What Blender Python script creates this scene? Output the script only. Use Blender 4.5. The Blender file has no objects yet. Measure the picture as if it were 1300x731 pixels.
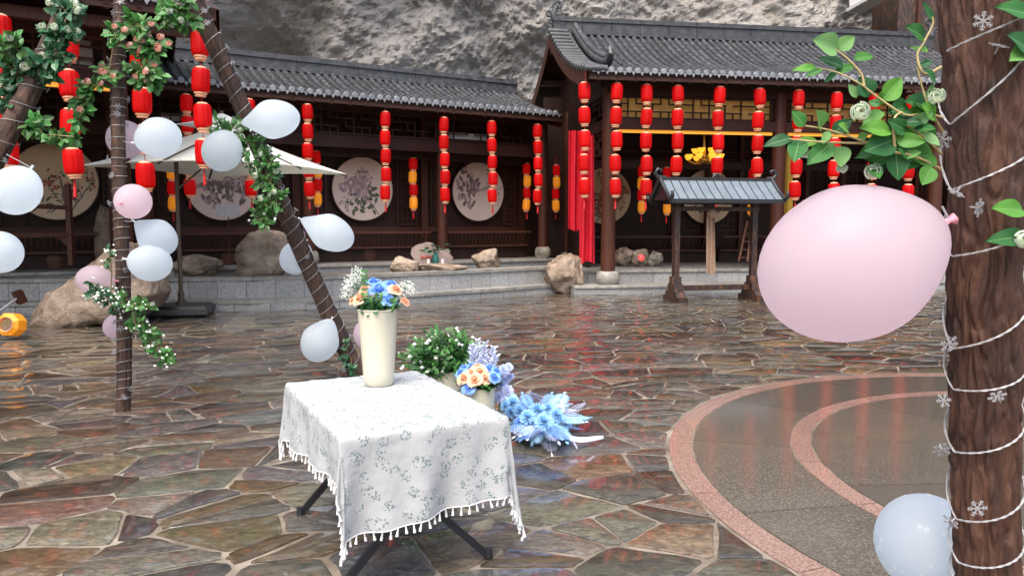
import bpy, math, random
from mathutils import Vector, Matrix, noise
from math import pi, sin, cos, radians

random.seed(7)
SC = bpy.context.scene
COL = SC.collection
V = Vector

# ------------------------------------------------------------------ camera, sky, sun, exposure
F, H = 950.0, 1.6
PITCH = math.atan((365.5 - 285) / F)
cam_d = bpy.data.cameras.new('camera')
cam_d.sensor_width = 36.0
cam_d.lens = 36.0 * F / 1300
cam_d.clip_start = 0.05
cam_d.clip_end = 500
cam = bpy.data.objects.new('camera', cam_d)
COL.objects.link(cam)
cam.location = (0, 0, H)
cam.rotation_euler = (pi / 2 - PITCH, 0, 0)
SC.camera = cam

SUN_EL, SUN_AZ = radians(62), radians(200)      # azimuth clockwise from +Y
world = bpy.data.worlds.new('World')
SC.world = world
world.use_nodes = True
wn = world.node_tree.nodes
bg = wn['Background']
sky = wn.new('ShaderNodeTexSky')
sky.sky_type = 'NISHITA'
sky.sun_disc = False
sky.sun_elevation = SUN_EL
sky.sun_rotation = SUN_AZ
sky.air_density = 1.0
sky.dust_density = 6.0
sky.ozone_density = 0.6
world.node_tree.links.new(sky.outputs[0], bg.inputs[0])
bg.inputs[1].default_value = 0.15
sd = bpy.data.lights.new('sun', 'SUN')
sd.energy = 0.8
sd.angle = radians(50)
sd.color = (1.0, 0.96, 0.9)
sun = bpy.data.objects.new('sun', sd)
COL.objects.link(sun)
sdir = V((sin(SUN_AZ) * cos(SUN_EL), cos(SUN_AZ) * cos(SUN_EL), sin(SUN_EL)))
sun.rotation_euler = sdir.to_track_quat('Z', 'Y').to_euler()
sun.location = (0, -5, 20)
SC.view_settings.view_transform = 'Standard'
SC.view_settings.look = 'None'
SC.view_settings.gamma = 1.0
SC.view_settings.use_curve_mapping = False
SC.view_settings.exposure = 1.45
SC.cycles.max_bounces = 8
SC.cycles.diffuse_bounces = 6
SC.cycles.glossy_bounces = 3
SC.cycles.transmission_bounces = 4
SC.cycles.caustics_reflective = False
SC.cycles.caustics_refractive = False

# ------------------------------------------------------------------ survey helpers (photo measurement -> metres)
def ray(px, py):
    a = (px - 650) / F
    b = (365.5 - py) / F
    return V((a, cos(PITCH) + b * sin(PITCH), -sin(PITCH) + b * cos(PITCH)))
def P(px, py, Y):
    d = ray(px, py)
    return V((0, 0, H)) + d * (Y / d.y)
def G(px, py, z=0.0):
    d = ray(px, py)
    return V((0, 0, H)) + d * ((H - z) / -d.z)
def proj(p):
    q = p - V((0, 0, H))
    fw = q.y * cos(PITCH) - q.z * sin(PITCH)
    up = q.y * sin(PITCH) + q.z * cos(PITCH)
    return 650 + F * q.x / fw, 365.5 - F * up / fw
def u_at(px, rot, v):
    """u coordinate on the plane v of a frame turned by rot, seen at column px"""
    k = (px - 650) / F
    c, s = cos(rot), sin(rot)
    return v * (s + k * c) / (c - k * s)

# ------------------------------------------------------------------ mesh builder and object helpers
T = {}
def frame(rot, loc=(0, 0, 0)):
    return Matrix.Translation(loc) @ Matrix.Rotation(rot, 4, 'Z')

class MB:
    def __init__(s):
        s.v = []; s.f = []; s.col = None; s.uv = None
    def add(s, vs, fs):
        n = len(s.v)
        s.v += [V(p) for p in vs]
        s.f += [tuple(i + n for i in f) for f in fs]
        return s
    def box(s, x0, x1, y0, y1, z0, z1, M=None):
        vs = [V((x, y, z)) for z in (z0, z1) for y in (y0, y1) for x in (x0, x1)]
        if M: vs = [M @ p for p in vs]
        return s.add(vs, [(0, 2, 3, 1), (4, 5, 7, 6), (0, 1, 5, 4), (2, 6, 7, 3), (0, 4, 6, 2), (1, 3, 7, 5)])
    def cbox(s, x0, x1, y0, y1, z0, z1, c=0.01, M=None):
        """box with chamfered edges (corner-cut)"""
        vs = []; fs = []
        for (z, i) in ((z0, c), (z0 + c, 0), (z1 - c, 0), (z1, c)):
            vs += [V((x0 + i + (c if i == 0 else 0) * 0, y0 + i, z)), V((x1 - i, y0 + i, z)), V((x1 - i, y1 - i, z)), V((x0 + i, y1 - i, z))]
        for k in range(3):
            for j in range(4):
                a, b = k * 4 + j, k * 4 + (j + 1) % 4
                fs.append((a, b, b + 4, a + 4))
        fs += [(3, 2, 1, 0), (12, 13, 14, 15)]
        if M: vs = [M @ p for p in vs]
        return s.add(vs, fs)
    def beam(s, a, b, w, h, up=V((0, 0, 1))):
        a, b = V(a), V(b)
        d = (b - a); L = d.length; d.normalize()
        side = d.cross(up)
        if side.length < 1e-4: side = d.cross(V((0, 1, 0)))
        side.normalize(); u2 = side.cross(d)
        vs = [p + side * (sx * w / 2) + u2 * (sz * h / 2) for p in (a, b) for sx, sz in ((-1, -1), (1, -1), (1, 1), (-1, 1))]
        return s.add(vs, [(0, 1, 2, 3), (7, 6, 5, 4), (0, 4, 5, 1), (1, 5, 6, 2), (2, 6, 7, 3), (3, 7, 4, 0)])
    def tube(s, pts, r, n=8, cap=True, close=False):
        pts = [V(p) for p in pts]
        m = len(pts)
        rs = r if isinstance(r, (list, tuple)) else [r] * m
        t0 = (pts[1] - pts[0]).normalized()
        nrm = t0.orthogonal().normalized()
        vs = []; fs = []
        for i in range(m):
            t = (pts[min(i + 1, m - 1)] - pts[max(i - 1, 0)])
            t = t.normalized() if t.length > 1e-9 else t0
            nrm = nrm - t * nrm.dot(t)
            nrm = nrm.normalized() if nrm.length > 1e-6 else t.orthogonal().normalized()
            bn = t.cross(nrm)
            for j in range(n):
                a = 2 * pi * j / n
                vs.append(pts[i] + (nrm * cos(a) + bn * sin(a)) * rs[i])
        for i in range(m - 1):
            for j in range(n):
                a, b = i * n + j, i * n + (j + 1) % n
                fs.append((a, b, b + n, a + n))
        if cap:
            fs.append(tuple(range(n - 1, -1, -1)))
            fs.append(tuple((m - 1) * n + j for j in range(n)))
        return s.add(vs, fs)
    def lathe(s, prof, n=16, M=None, wob=None, cap=True):
        vs = []; fs = []
        for k, (r, z) in enumerate(prof):
            for j in range(n):
                a = 2 * pi * j / n
                rr = r * (wob(a, z) if wob else 1)
                p = V((rr * cos(a), rr * sin(a), z))
                vs.append(M @ p if M else p)
        m = len(prof)
        for i in range(m - 1):
            for j in range(n):
                a, b = i * n + j, i * n + (j + 1) % n
                fs.append((a, b, b + n, a + n))
        if cap:
            fs.append(tuple(range(n - 1, -1, -1)))
            fs.append(tuple((m - 1) * n + j for j in range(n)))
        return s.add(vs, fs)
    def grid(s, nu, nv, fn, closeu=False):
        vs = [fn(i / nu, j / nv) for j in range(nv + 1) for i in range(nu + (0 if closeu else 1))]
        w = nu if closeu else nu + 1
        fs = []
        for j in range(nv):
            for i in range(nu):
                a = j * w + i; b = j * w + (i + 1) % w
                fs.append((a, b, b + w, a + w))
        return s.add(vs, fs)
    def leaf(s, p, d, nrm, L, W, fold=0.25, bend=0.2):
        """pointed oval leaf with a folded midrib"""
        d = V(d).normalized(); nrm = V(nrm); nrm = (nrm - d * nrm.dot(d))
        nrm = nrm.normalized() if nrm.length > 1e-5 else d.orthogonal().normalized()
        sd_ = d.cross(nrm); p = V(p)
        def q(t, k):
            return p + d * (L * t) + sd_ * (k * W) + nrm * (abs(k) * W * fold - bend * L * t * t)
        vs = [q(0, 0), q(.3, 0), q(.65, 0), q(1, 0), q(.22, .40), q(.5, .5), q(.8, .28), q(.22, -.40), q(.5, -.5), q(.8, -.28)]
        return s.add(vs, [(0, 4, 1), (4, 5, 2, 1), (5, 6, 3, 2), (0, 1, 7), (7, 1, 2, 8), (8, 2, 3, 9)])
    def ball(s, c, r, sub=0):
        c = V(c)
        if sub == 0:
            vs = [c + V(q) * r for q in ((1, 0, 0), (-1, 0, 0), (0, 1, 0), (0, -1, 0), (0, 0, 1), (0, 0, -1))]
            return s.add(vs, [(0, 2, 4), (2, 1, 4), (1, 3, 4), (3, 0, 4), (2, 0, 5), (1, 2, 5), (3, 1, 5), (0, 3, 5)])
        n, m = 8 * sub, 5 * sub
        prof = [(max(1e-4, r * sin(pi * k / m)), -r * cos(pi * k / m)) for k in range(m + 1)]
        return s.lathe(prof, n, Matrix.Translation(c))
    def mesh(s, name, mat, W=None, parent=None, smooth=None):
        X = W if W is not None else Matrix.Identity(4)
        if parent is not None and parent.name in T:
            X = T[parent.name].inverted() @ X
        me = bpy.data.meshes.new(name)
        me.from_pydata([X @ p for p in s.v], [], s.f)
        if s.uv is not None:
            l = me.uv_layers.new(name='UVMap')
            for i, lp in enumerate(me.loops): l.data[i].uv = s.uv[lp.vertex_index]
        if s.col is not None:
            ca = me.color_attributes.new('Col', 'FLOAT_COLOR', 'POINT')
            for i, c in enumerate(s.col): ca.data[i].color = (c[0], c[1], c[2], 1)
        if mat: me.materials.append(mat)
        if smooth is not None:
            me.polygons.foreach_set('use_smooth', [True] * len(me.polygons))
            if smooth < 180: me.set_sharp_from_angle(angle=radians(smooth))
        me.update()
        return me
    def build(s, name, mat, parent=None, W=None, smooth=None):
        me = s.mesh(name, mat, W, parent, smooth)
        return link(name, me, parent)

def link(name, me, parent=None, loc=None):
    o = bpy.data.objects.new(name, me)
    COL.objects.link(o)
    if parent is not None:
        o.parent = parent
        T[o.name] = T.get(parent.name, Matrix.Identity(4)).copy()
    else:
        T[o.name] = Matrix.Identity(4)
    if loc is not None:
        o.location = loc
        T[o.name] = T[o.name] @ Matrix.Translation(loc)
    return o
def inst(name, me, parent, M):
    """object sharing a mesh, placed by matrix M (in the parent's space)"""
    o = bpy.data.objects.new(name, me)
    COL.objects.link(o)
    o.parent = parent
    o.matrix_basis = M
    T[o.name] = T.get(parent.name, Matrix.Identity(4)) @ M if parent else M
    return o
def tag(o, label=None, cat=None, group=None, kind=None):
    if label: o['label'] = label
    if cat: o['category'] = cat
    if group: o['group'] = group
    if kind: o['kind'] = kind
    return o
def thing(name, loc, label, cat, group=None, rot=0.0):
    o = bpy.data.objects.new(name, None)
    o.empty_display_size = 0.1
    COL.objects.link(o)
    o.location = loc
    o.rotation_euler = (0, 0, rot)
    T[o.name] = frame(rot, loc)
    return tag(o, label, cat, group)
def align(d, up=V((0, 0, 1))):
    """rotation whose local Z is d"""
    d = V(d).normalized()
    x = up.cross(d)
    x = x.normalized() if x.length > 1e-4 else d.orthogonal().normalized()
    y = d.cross(x)
    return Matrix((x, y, d)).transposed().to_4x4()
def rnd(a, b): return random.uniform(a, b)
def rvec(): 
    while True:
        p = V((rnd(-1, 1), rnd(-1, 1), rnd(-1, 1)))
        if .05 < p.length < 1: return p.normalized()

# ------------------------------------------------------------------ materials
def pmat(name, cols, rough=0.5, rough2=None, scale=5.0, bump=0.0, bscale=None, stretch=(1, 1, 1), detail=6.0,
         attr=None, bdist=0.02, rand=0.0, island=0.0, spec=0.5, coat=0.0, emit=None, estr=0.0, transl=0.0, sss=0.0, metal=0.0, dist=0.0):
    m = bpy.data.materials.new(name)
    m.use_nodes = True
    nt = m.node_tree; N = nt.nodes; L = nt.links
    b = N['Principled BSDF']; out = N['Material Output']
    tc = N.new('ShaderNodeTexCoord'); oi = N.new('ShaderNodeObjectInfo')
    mul = N.new('ShaderNodeMath'); mul.operation = 'MULTIPLY'; mul.inputs[1].default_value = 37.0
    L.new(oi.outputs['Random'], mul.inputs[0])
    add = N.new('ShaderNodeVectorMath'); add.operation = 'ADD'
    L.new(tc.outputs['Object'], add.inputs[0]); L.new(mul.outputs[0], add.inputs[1])
    mp = N.new('ShaderNodeMapping'); mp.inputs['Scale'].default_value = stretch
    L.new(add.outputs[0], mp.inputs[0])
    nz = N.new('ShaderNodeTexNoise'); nz.inputs['Scale'].default_value = scale; nz.inputs['Detail'].default_value = detail
    nz.inputs['Roughness'].default_value = 0.62; nz.inputs['Distortion'].default_value = dist
    L.new(mp.outputs[0], nz.inputs['Vector'])
    if len(cols) == 1: cols = [cols[0], cols[0]]
    cr = N.new('ShaderNodeValToRGB')
    e = cr.color_ramp.elements
    while len(e) < len(cols): e.new(0.5)
    for i, c in enumerate(cols):
        e[i].position = 0.3 + 0.4 * i / (len(cols) - 1); e[i].color = (c[0], c[1], c[2], 1)
    L.new(nz.outputs[0], cr.inputs[0])
    colout = cr.outputs[0]
    if attr:
        at = N.new('ShaderNodeAttribute'); at.attribute_name = attr
        mx = N.new('ShaderNodeMix'); mx.data_type = 'RGBA'; mx.blend_type = 'MULTIPLY'; mx.inputs[0].default_value = 1
        L.new(colout, mx.inputs[6]); L.new(at.outputs['Color'], mx.inputs[7]); colout = mx.outputs[2]
    if rand or island:
        hs = N.new('ShaderNodeHueSaturation')
        mr = N.new('ShaderNodeMapRange')
        k = rand or island
        mr.inputs[3].default_value = 1 - k; mr.inputs[4].default_value = 1 + k
        if island:
            ge = N.new('ShaderNodeNewGeometry'); L.new(ge.outputs['Random Per Island'], mr.inputs[0])
        else: L.new(oi.outputs['Random'], mr.inputs[0])
        L.new(mr.outputs[0], hs.inputs['Value']); L.new(colout, hs.inputs['Color']); colout = hs.outputs[0]
        mr2 = N.new('ShaderNodeMapRange'); mr2.inputs[1].default_value = 1 - k; mr2.inputs[2].default_value = 1 + k
        hk = 0.0 if name.endswith('lantern') else .03
        mr2.inputs[3].default_value = 0.5 - k * hk; mr2.inputs[4].default_value = 0.5 + k * hk
        L.new(mr.outputs[0], mr2.inputs[0]); L.new(mr2.outputs[0], hs.inputs['Hue'])
    L.new(colout, b.inputs['Base Color'])
    if rough2 is not None:
        mr = N.new('ShaderNodeMapRange'); mr.inputs[1].default_value = .35; mr.inputs[2].default_value = .65
        mr.inputs[3].default_value = rough; mr.inputs[4].default_value = rough2
        L.new(nz.outputs[0], mr.inputs[0]); L.new(mr.outputs[0], b.inputs['Roughness'])
    else: b.inputs['Roughness'].default_value = rough
    if bump:
        nb = N.new('ShaderNodeTexNoise'); nb.inputs['Scale'].default_value = bscale or scale * 3; nb.inputs['Detail'].default_value = 8
        nb.inputs['Roughness'].default_value = .65
        L.new(mp.outputs[0], nb.inputs['Vector'])
        bp = N.new('ShaderNodeBump'); bp.inputs['Strength'].default_value = bump; bp.inputs['Distance'].default_value = bdist
        L.new(nb.outputs[0], bp.inputs['Height']); L.new(bp.outputs[0], b.inputs['Normal'])
    b.inputs['Specular IOR Level'].default_value = spec
    b.inputs['Metallic'].default_value = metal
    if coat: b.inputs['Coat Weight'].default_value = coat; b.inputs['Coat Roughness'].default_value = 0.08
    if emit: b.inputs['Emission Color'].default_value = (*emit, 1); b.inputs['Emission Strength'].default_value = estr
    if sss:
        b.inputs['Subsurface Weight'].default_value = sss; b.inputs['Subsurface Radius'].default_value = (1, 1, 1)
        b.inputs['Subsurface Scale'].default_value = .18
    if transl:
        tr = N.new('ShaderNodeBsdfTranslucent'); L.new(colout, tr.inputs[0])
        ms = N.new('ShaderNodeMixShader'); ms.inputs[0].default_value = transl
        L.new(b.outputs[0], ms.inputs[1]); L.new(tr.outputs[0], ms.inputs[2]); L.new(ms.outputs[0], out.inputs['Surface'])
    return m

MT = dict(
    wood=pmat('dark_wood', [(.014, .0055, .004), (.030, .011, .007)], .6, spec=.25, scale=6, stretch=(1, 1, .25), bump=.2, rand=.2),
    woodr=pmat('red_brown_wood', [(.040, .013, .008), (.080, .026, .014)], .5, spec=.3, scale=7, stretch=(3, 3, .3), bump=.2, rand=.15),
    woodb=pmat('board_wood', [(.022, .0085, .0055), (.044, .016, .010)], .6, spec=.25, scale=7, stretch=(1, 3, 3), bump=.2, rand=.2),
    tile=pmat('grey_roof_tile', [(.017, .019, .022), (.042, .045, .050), (.080, .084, .092)], .4, .65, scale=7, bump=.25, rand=.18),
    tilecap=pmat('tile_cap', [(.13, .14, .16), (.23, .245, .27)], .4, scale=30, bump=.3, rand=.2),
    pan=pmat('pan_tile', [(.010, .011, .012), (.024, .025, .028)], .5, scale=14, bump=.5, bscale=20),
    stone=None,
    mortar=pmat('mortar', [(.075, .063, .048), (.165, .14, .11), (.28, .245, .20)], .35, .7, scale=3.5, bump=.4, bscale=60),
    pink=pmat('pink_granite', [(.11, .065, .052), (.22, .14, .115), (.35, .245, .21)], .14, .26, scale=80, detail=3, rand=.1, coat=.45),
    grey=pmat('grey_granite', [(.032, .029, .023), (.082, .074, .060), (.155, .14, .117)], .13, .25, scale=80, detail=6, rand=.13, coat=.45),
    gran=pmat('terrace_granite', [(.15, .155, .155), (.27, .275, .27), (.36, .36, .35)], .45, .65, scale=26, bump=.15, bscale=90, rand=.12),
    cope=pmat('coping_granite', [(.16, .155, .14), (.29, .28, .255)], .35, .6, scale=7, bump=.15, bscale=80, rand=.12),
    soil=pmat('terrace_gravel', [(.08, .075, .065), (.17, .16, .14)], .7, scale=30, bump=.6),
    rock=pmat('warm_boulder', [(.085, .060, .042), (.22, .165, .12), (.37, .30, .23)], .4, .75, scale=3.4, bump=1.0, bscale=7, bdist=.06, rand=.15, dist=.6, detail=9),
    rockg=pmat('grey_boulder', [(.065, .058, .044), (.21, .19, .15), (.36, .335, .27)], .5, .75, scale=4.2, bump=1.0, bscale=8, bdist=.07, rand=.15, dist=.6, detail=9),
    cliff=None,
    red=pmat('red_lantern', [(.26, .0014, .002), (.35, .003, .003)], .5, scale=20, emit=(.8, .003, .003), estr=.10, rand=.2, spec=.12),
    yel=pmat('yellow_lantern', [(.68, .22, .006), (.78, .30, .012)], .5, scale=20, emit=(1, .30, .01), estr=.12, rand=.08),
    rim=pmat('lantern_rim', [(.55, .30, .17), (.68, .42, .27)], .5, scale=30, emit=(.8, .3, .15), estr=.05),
    cord=pmat('red_cord', [(.45, .01, .01)], .7),
    bark=pmat('log_bark', [(.022, .010, .006), (.065, .028, .015), (.11, .052, .030)], .55, .8, scale=9, stretch=(1.6, 1.6, .22), bump=1.0, bscale=26),
    barkp=pmat('teepee_pole_bark', [(.04, .019, .011), (.10, .05, .029), (.17, .10, .062)], .6, .8, scale=12, stretch=(1.3, 1.3, .3), bump=.9, bscale=34),
    wire=pmat('clear_wire', [(.33, .335, .35)], .3, spec=.6),
    flake=pmat('clear_plastic', [(.80, .82, .85)], .2, transl=.25, spec=.7),
    ballw=pmat('white_balloon', [(.76, .83, .88), (.80, .86, .90)], .25, scale=3, transl=.8, spec=.4),
    ballp=pmat('pink_balloon', [(.79, .69, .745), (.82, .72, .77)], .24, scale=3, transl=.8, spec=.4),
    knot=pmat('pink_knot', [(.75, .30, .38)], .4),
    knotw=pmat('white_knot', [(.7, .75, .8)], .4),
    star=pmat('star_print', [(.90, .93, .95)], .4, transl=.7),
    leaf=pmat('rose_leaf', [(.028, .11, .024), (.075, .22, .045)], .45, scale=30, island=.45, transl=.25),
    leafd=pmat('dark_leaf', [(.016, .075, .034), (.045, .15, .06)], .42, scale=30, island=.4, transl=.2),
    leafb=None,
    leafg=pmat('grey_green_leaf', [(.10, .20, .15), (.17, .28, .21)], .5, scale=30, island=.3, transl=.25),
    stem=pmat('branch_stem', [(.30, .24, .10), (.42, .33, .16)], .5, scale=40),
    vine=pmat('vine_stem', [(.14, .12, .04), (.22, .16, .07)], .6, scale=40),
    petw=pmat('ivory_petal', [(.58, .67, .53), (.72, .78, .66)], .5, scale=30, transl=.25),
    petp=pmat('blush_petal', [(.72, .40, .32), (.84, .56, .47)], .5, scale=25, transl=.25),
    peto=pmat('peach_petal', [(.80, .42, .25), (.90, .60, .42)], .5, scale=40, transl=.25),
    petb=pmat('blue_petal', [(.13, .32, .78), (.28, .50, .88)], .5, scale=40, transl=.25),
    petl=pmat('pale_blue_petal', [(.20, .46, .72), (.44, .68, .85)], .5, scale=40, island=.25, transl=.25),
    petv=pmat('lilac_petal', [(.50, .57, .80), (.66, .71, .88)], .5, scale=40, island=.2, transl=.25),
    gyp=pmat('gypsophila', [(.72, .78, .70), (.85, .88, .82)], .6, island=.2),
    cream=pmat('cream_bucket', [(.52, .50, .39), (.56, .54, .43)], .32, scale=4, coat=.2),
    blackm=pmat('black_metal', [(.012, .013, .016)], .35, spec=.6),
    brolly=pmat('cream_canvas', [(.88, .90, .84), (.90, .92, .87)], .75, scale=4, transl=.3, bump=.05, bscale=300),
    bpole=pmat('bronze_pole', [(.06, .045, .03)], .4),
    bslab=pmat('black_base', [(.012, .013, .016), (.025, .026, .03)], .3, .6, scale=8, bump=.1),
    seam=pmat('grey_sheet', [(.10, .13, .15), (.15, .18, .205)], .38, scale=3, rand=.08),
    charred=pmat('charred_wood', [(.008, .006, .006), (.03, .015, .010), (.14, .055, .022)], .45, scale=7, stretch=(2, 2, .6), bump=.4),
    beige=pmat('beige_cloth', [(.36, .24, .17), (.42, .29, .21)], .85, scale=20, transl=.15),
    redc=pmat('red_cloth', [(.55, .008, .022), (.66, .012, .035)], .65, scale=5, transl=.2),
    yelc=pmat('ochre_cloth', [(.30, .19, .02), (.38, .25, .03)], .8, scale=10),
    gold=pmat('painted_warm_glow', [(.22, .13, .04), (.42, .26, .08)], .6, scale=1.2, emit=(1, .50, .10), estr=.035),  # warm glow painted as emission, standing for the lit ceiling behind fretwork
    glow=pmat('warm_tube', [(.9, .5, .05)], .4, emit=(1, .36, .03), estr=.20),
    bulb=pmat('chandelier_glass', [(.8, .45, .05)], .3, emit=(1, .45, .03), estr=.42),
    brass=pmat('brass', [(.55, .33, .06)], .3, metal=.8),
    paper=pmat('painting_paper', [(.66, .54, .46), (.74, .61, .53)], .8, scale=4),
    paperw=pmat('warm_paper', [(.66, .50, .33), (.72, .56, .39)], .8, scale=4),
    ink=pmat('ink', [(.10, .08, .075), (.24, .19, .17)], .8, scale=10),
    mauve=pmat('painted_mauve', [(.34, .23, .25), (.48, .35, .36)], .8, scale=14, island=.3),
    rust=pmat('painted_red', [(.30, .05, .035), (.40, .09, .06)], .8, scale=14, island=.3),
    sage=pmat('painted_green', [(.07, .085, .05), (.15, .15, .10)], .8, scale=14, island=.3),
    white=pmat('white_paint', [(.58, .585, .59), (.64, .645, .65)], .5, scale=6),
    teal=pmat('teal_glaze', [(.01, .09, .08), (.02, .13, .11)], .15),
    pale=pmat('pale_grey', [(.36, .37, .38), (.46, .47, .48)], .8, scale=10),  # also colours the panels that imitate daylight through the fretwork
    redlamp=pmat('red_lamp', [(.8, .02, .02)], .4, emit=(1, .02, .02), estr=2.0),
    pinkst=pmat('pink_stone', [(.25, .185, .165), (.32, .25, .225)], .5, scale=9, bump=.2),
)

def stone_material():
    m = bpy.data.materials.new('wet_slate'); m.use_nodes = True
    nt = m.node_tree; N = nt.nodes; L = nt.links; b = N['Principled BSDF']
    tc = N.new('ShaderNodeTexCoord'); at = N.new('ShaderNodeAttribute'); at.attribute_name = 'Col'
    def nz(scale, stretch=(1, 1, 1), rot=0, detail=8, rough=.62, dist=0):
        mp = N.new('ShaderNodeMapping'); mp.inputs['Scale'].default_value = stretch; mp.inputs['Rotation'].default_value = (0, 0, rot)
        # shift the pattern from stone to stone by the stone's own colour value
        ad = N.new('ShaderNodeVectorMath'); ad.operation = 'MULTIPLY_ADD'; ad.inputs[1].default_value = (190, 170, 0)
        L.new(at.outputs['Color'], ad.inputs[0]); L.new(tc.outputs['Object'], ad.inputs[2])
        L.new(ad.outputs[0], mp.inputs[0])
        n = N.new('ShaderNodeTexNoise'); n.inputs['Scale'].default_value = scale; n.inputs['Detail'].default_value = detail
        n.inputs['Roughness'].default_value = rough; n.inputs['Distortion'].default_value = dist
        L.new(mp.outputs[0], n.inputs['Vector']); return n
    n1 = nz(2.6, (1, 1.7, 1), .5, dist=1.2)
    n2 = nz(7, (1, 2.2, 1), .35, dist=.9)
    n3 = nz(1.7)
    cr = N.new('ShaderNodeValToRGB'); e = cr.color_ramp.elements
    e[0].position = .32; e[0].color = (.50, .50, .52, 1); e[1].position = .68; e[1].color = (1.45, 1.40, 1.30, 1)
    L.new(n2.outputs[0], cr.inputs[0])
    mx = N.new('ShaderNodeMix'); mx.data_type = 'RGBA'; mx.blend_type = 'MULTIPLY'; mx.inputs[0].default_value = 1
    L.new(at.outputs['Color'], mx.inputs[6]); L.new(cr.outputs[0], mx.inputs[7])
    # rusty patches with a shape of their own
    cr2 = N.new('ShaderNodeValToRGB'); e = cr2.color_ramp.elements
    e[0].position = .54; e[0].color = (0, 0, 0, 1); e[1].position = .72; e[1].color = (.45, .45, .45, 1)
    L.new(n1.outputs[0], cr2.inputs[0])
    mx2 = N.new('ShaderNodeMix'); mx2.data_type = 'RGBA'
    L.new(cr2.outputs[0], mx2.inputs[0]); L.new(mx.outputs[2], mx2.inputs[6]); mx2.inputs[7].default_value = (.105, .062, .030, 1)
    L.new(mx2.outputs[2], b.inputs['Base Color'])
    mr = N.new('ShaderNodeMapRange'); mr.inputs[1].default_value = .35; mr.inputs[2].default_value = .66
    mr.inputs[3].default_value = .05; mr.inputs[4].default_value = .30
    L.new(n3.outputs[0], mr.inputs[0]); L.new(mr.outputs[0], b.inputs['Roughness'])
    bp = N.new('ShaderNodeBump'); bp.inputs['Strength'].default_value = .16; bp.inputs['Distance'].default_value = .010
    L.new(n2.outputs[0], bp.inputs['Height'])
    n4 = nz(30, (1, 1.8, 1), .4, detail=8, rough=.7)
    cr4 = N.new('ShaderNodeValToRGB'); e = cr4.color_ramp.elements
    e[0].position = .34; e[0].color = (.55, .55, .55, 1); e[1].position = .66; e[1].color = (1.5, 1.47, 1.4, 1)
    L.new(n4.outputs[0], cr4.inputs[0])
    mx4 = N.new('ShaderNodeMix'); mx4.data_type = 'RGBA'; mx4.blend_type = 'MULTIPLY'; mx4.inputs[0].default_value = 1
    L.new(mx2.outputs[2], mx4.inputs[6]); L.new(cr4.outputs[0], mx4.inputs[7]); L.new(mx4.outputs[2], b.inputs['Base Color'])
    bp2 = N.new('ShaderNodeBump'); bp2.inputs['Strength'].default_value = .22; bp2.inputs['Distance'].default_value = .006
    L.new(n4.outputs[0], bp2.inputs['Height']); L.new(bp.outputs[0], bp2.inputs['Normal']); L.new(bp2.outputs[0], b.inputs['Normal'])
    b.inputs['Specular IOR Level'].default_value = .6
    b.inputs['Coat Weight'].default_value = .85; b.inputs['Coat Roughness'].default_value = .035
    return m
MT['stone'] = stone_material()

def cliff_material():
    m = bpy.data.materials.new('cliff_rock'); m.use_nodes = True
    nt = m.node_tree; N = nt.nodes; L = nt.links; b = N['Principled BSDF']
    tc = N.new('ShaderNodeTexCoord')
    def nz(scale, detail=10, rough=.65, dist=0, st=(1, 1, 1)):
        mp = N.new('ShaderNodeMapping'); mp.inputs['Scale'].default_value = st; mp.inputs['Rotation'].default_value = (0, .5, 0)
        L.new(tc.outputs['Object'], mp.inputs[0])
        n = N.new('ShaderNodeTexNoise'); n.inputs['Scale'].default_value = scale; n.inputs['Detail'].default_value = detail
        n.inputs['Roughness'].default_value = rough; n.inputs['Distortion'].default_value = dist
        L.new(mp.outputs[0], n.inputs['Vector']); return n
    a, c, g = nz(.30), nz(3.0, 12, .72, st=(1, 1, 1.3)), nz(11, 8, .7)
    vo = N.new('ShaderNodeTexVoronoi'); vo.inputs['Scale'].default_value = 3.0; L.new(tc.outputs['Object'], vo.inputs['Vector'])
    rg = nz(7.5, 9, .7)
    cr = N.new('ShaderNodeValToRGB'); e = cr.color_ramp.elements
    e[0].position = .32; e[0].color = (.075, .07, .073, 1)
    e[1].position = .68; e[1].color = (.38, .365, .345, 1)
    x = e.new(.46); x.color = (.30, .285, .27, 1)
    def ma(i, k, j):
        n = N.new('ShaderNodeMath'); n.operation = 'MULTIPLY_ADD'; n.inputs[1].default_value = k; L.new(i, n.inputs[0])
        if isinstance(j, float): n.inputs[2].default_value = j
        else: L.new(j, n.inputs[2])
        return n.outputs[0]
    v0 = ma(vo.outputs['Distance'], -.10, 0.07); v1 = ma(a.outputs[0], .34, v0); v2 = ma(c.outputs[0], .40, v1); v3 = ma(g.outputs[0], .28, v2)
    L.new(v3, cr.inputs[0])
    ms = N.new('ShaderNodeValToRGB'); e = ms.color_ramp.elements
    e[0].position = .56; e[0].color = (0, 0, 0, 1); e[1].position = .72; e[1].color = (.6, .6, .6, 1)
    mo = nz(.55); L.new(mo.outputs[0], ms.inputs[0])
    mx = N.new('ShaderNodeMix'); mx.data_type = 'RGBA'
    L.new(ms.outputs[0], mx.inputs[0]); L.new(cr.outputs[0], mx.inputs[6]); mx.inputs[7].default_value = (.13, .12, .065, 1)
    L.new(mx.outputs[2], b.inputs['Base Color']); b.inputs['Roughness'].default_value = .95; b.inputs['Specular IOR Level'].default_value = .08
    bp = N.new('ShaderNodeBump'); bp.inputs['Strength'].default_value = .8; bp.inputs['Distance'].default_value = .14
    L.new(c.outputs[0], bp.inputs['Height'])
    bp2 = N.new('ShaderNodeBump'); bp2.inputs['Strength'].default_value = .9; bp2.inputs['Distance'].default_value = .09
    L.new(rg.outputs[0], bp2.inputs['Height']); L.new(bp.outputs[0], bp2.inputs['Normal']); L.new(bp2.outputs[0], b.inputs['Normal'])
    return m
MT['cliff'] = cliff_material()

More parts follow.
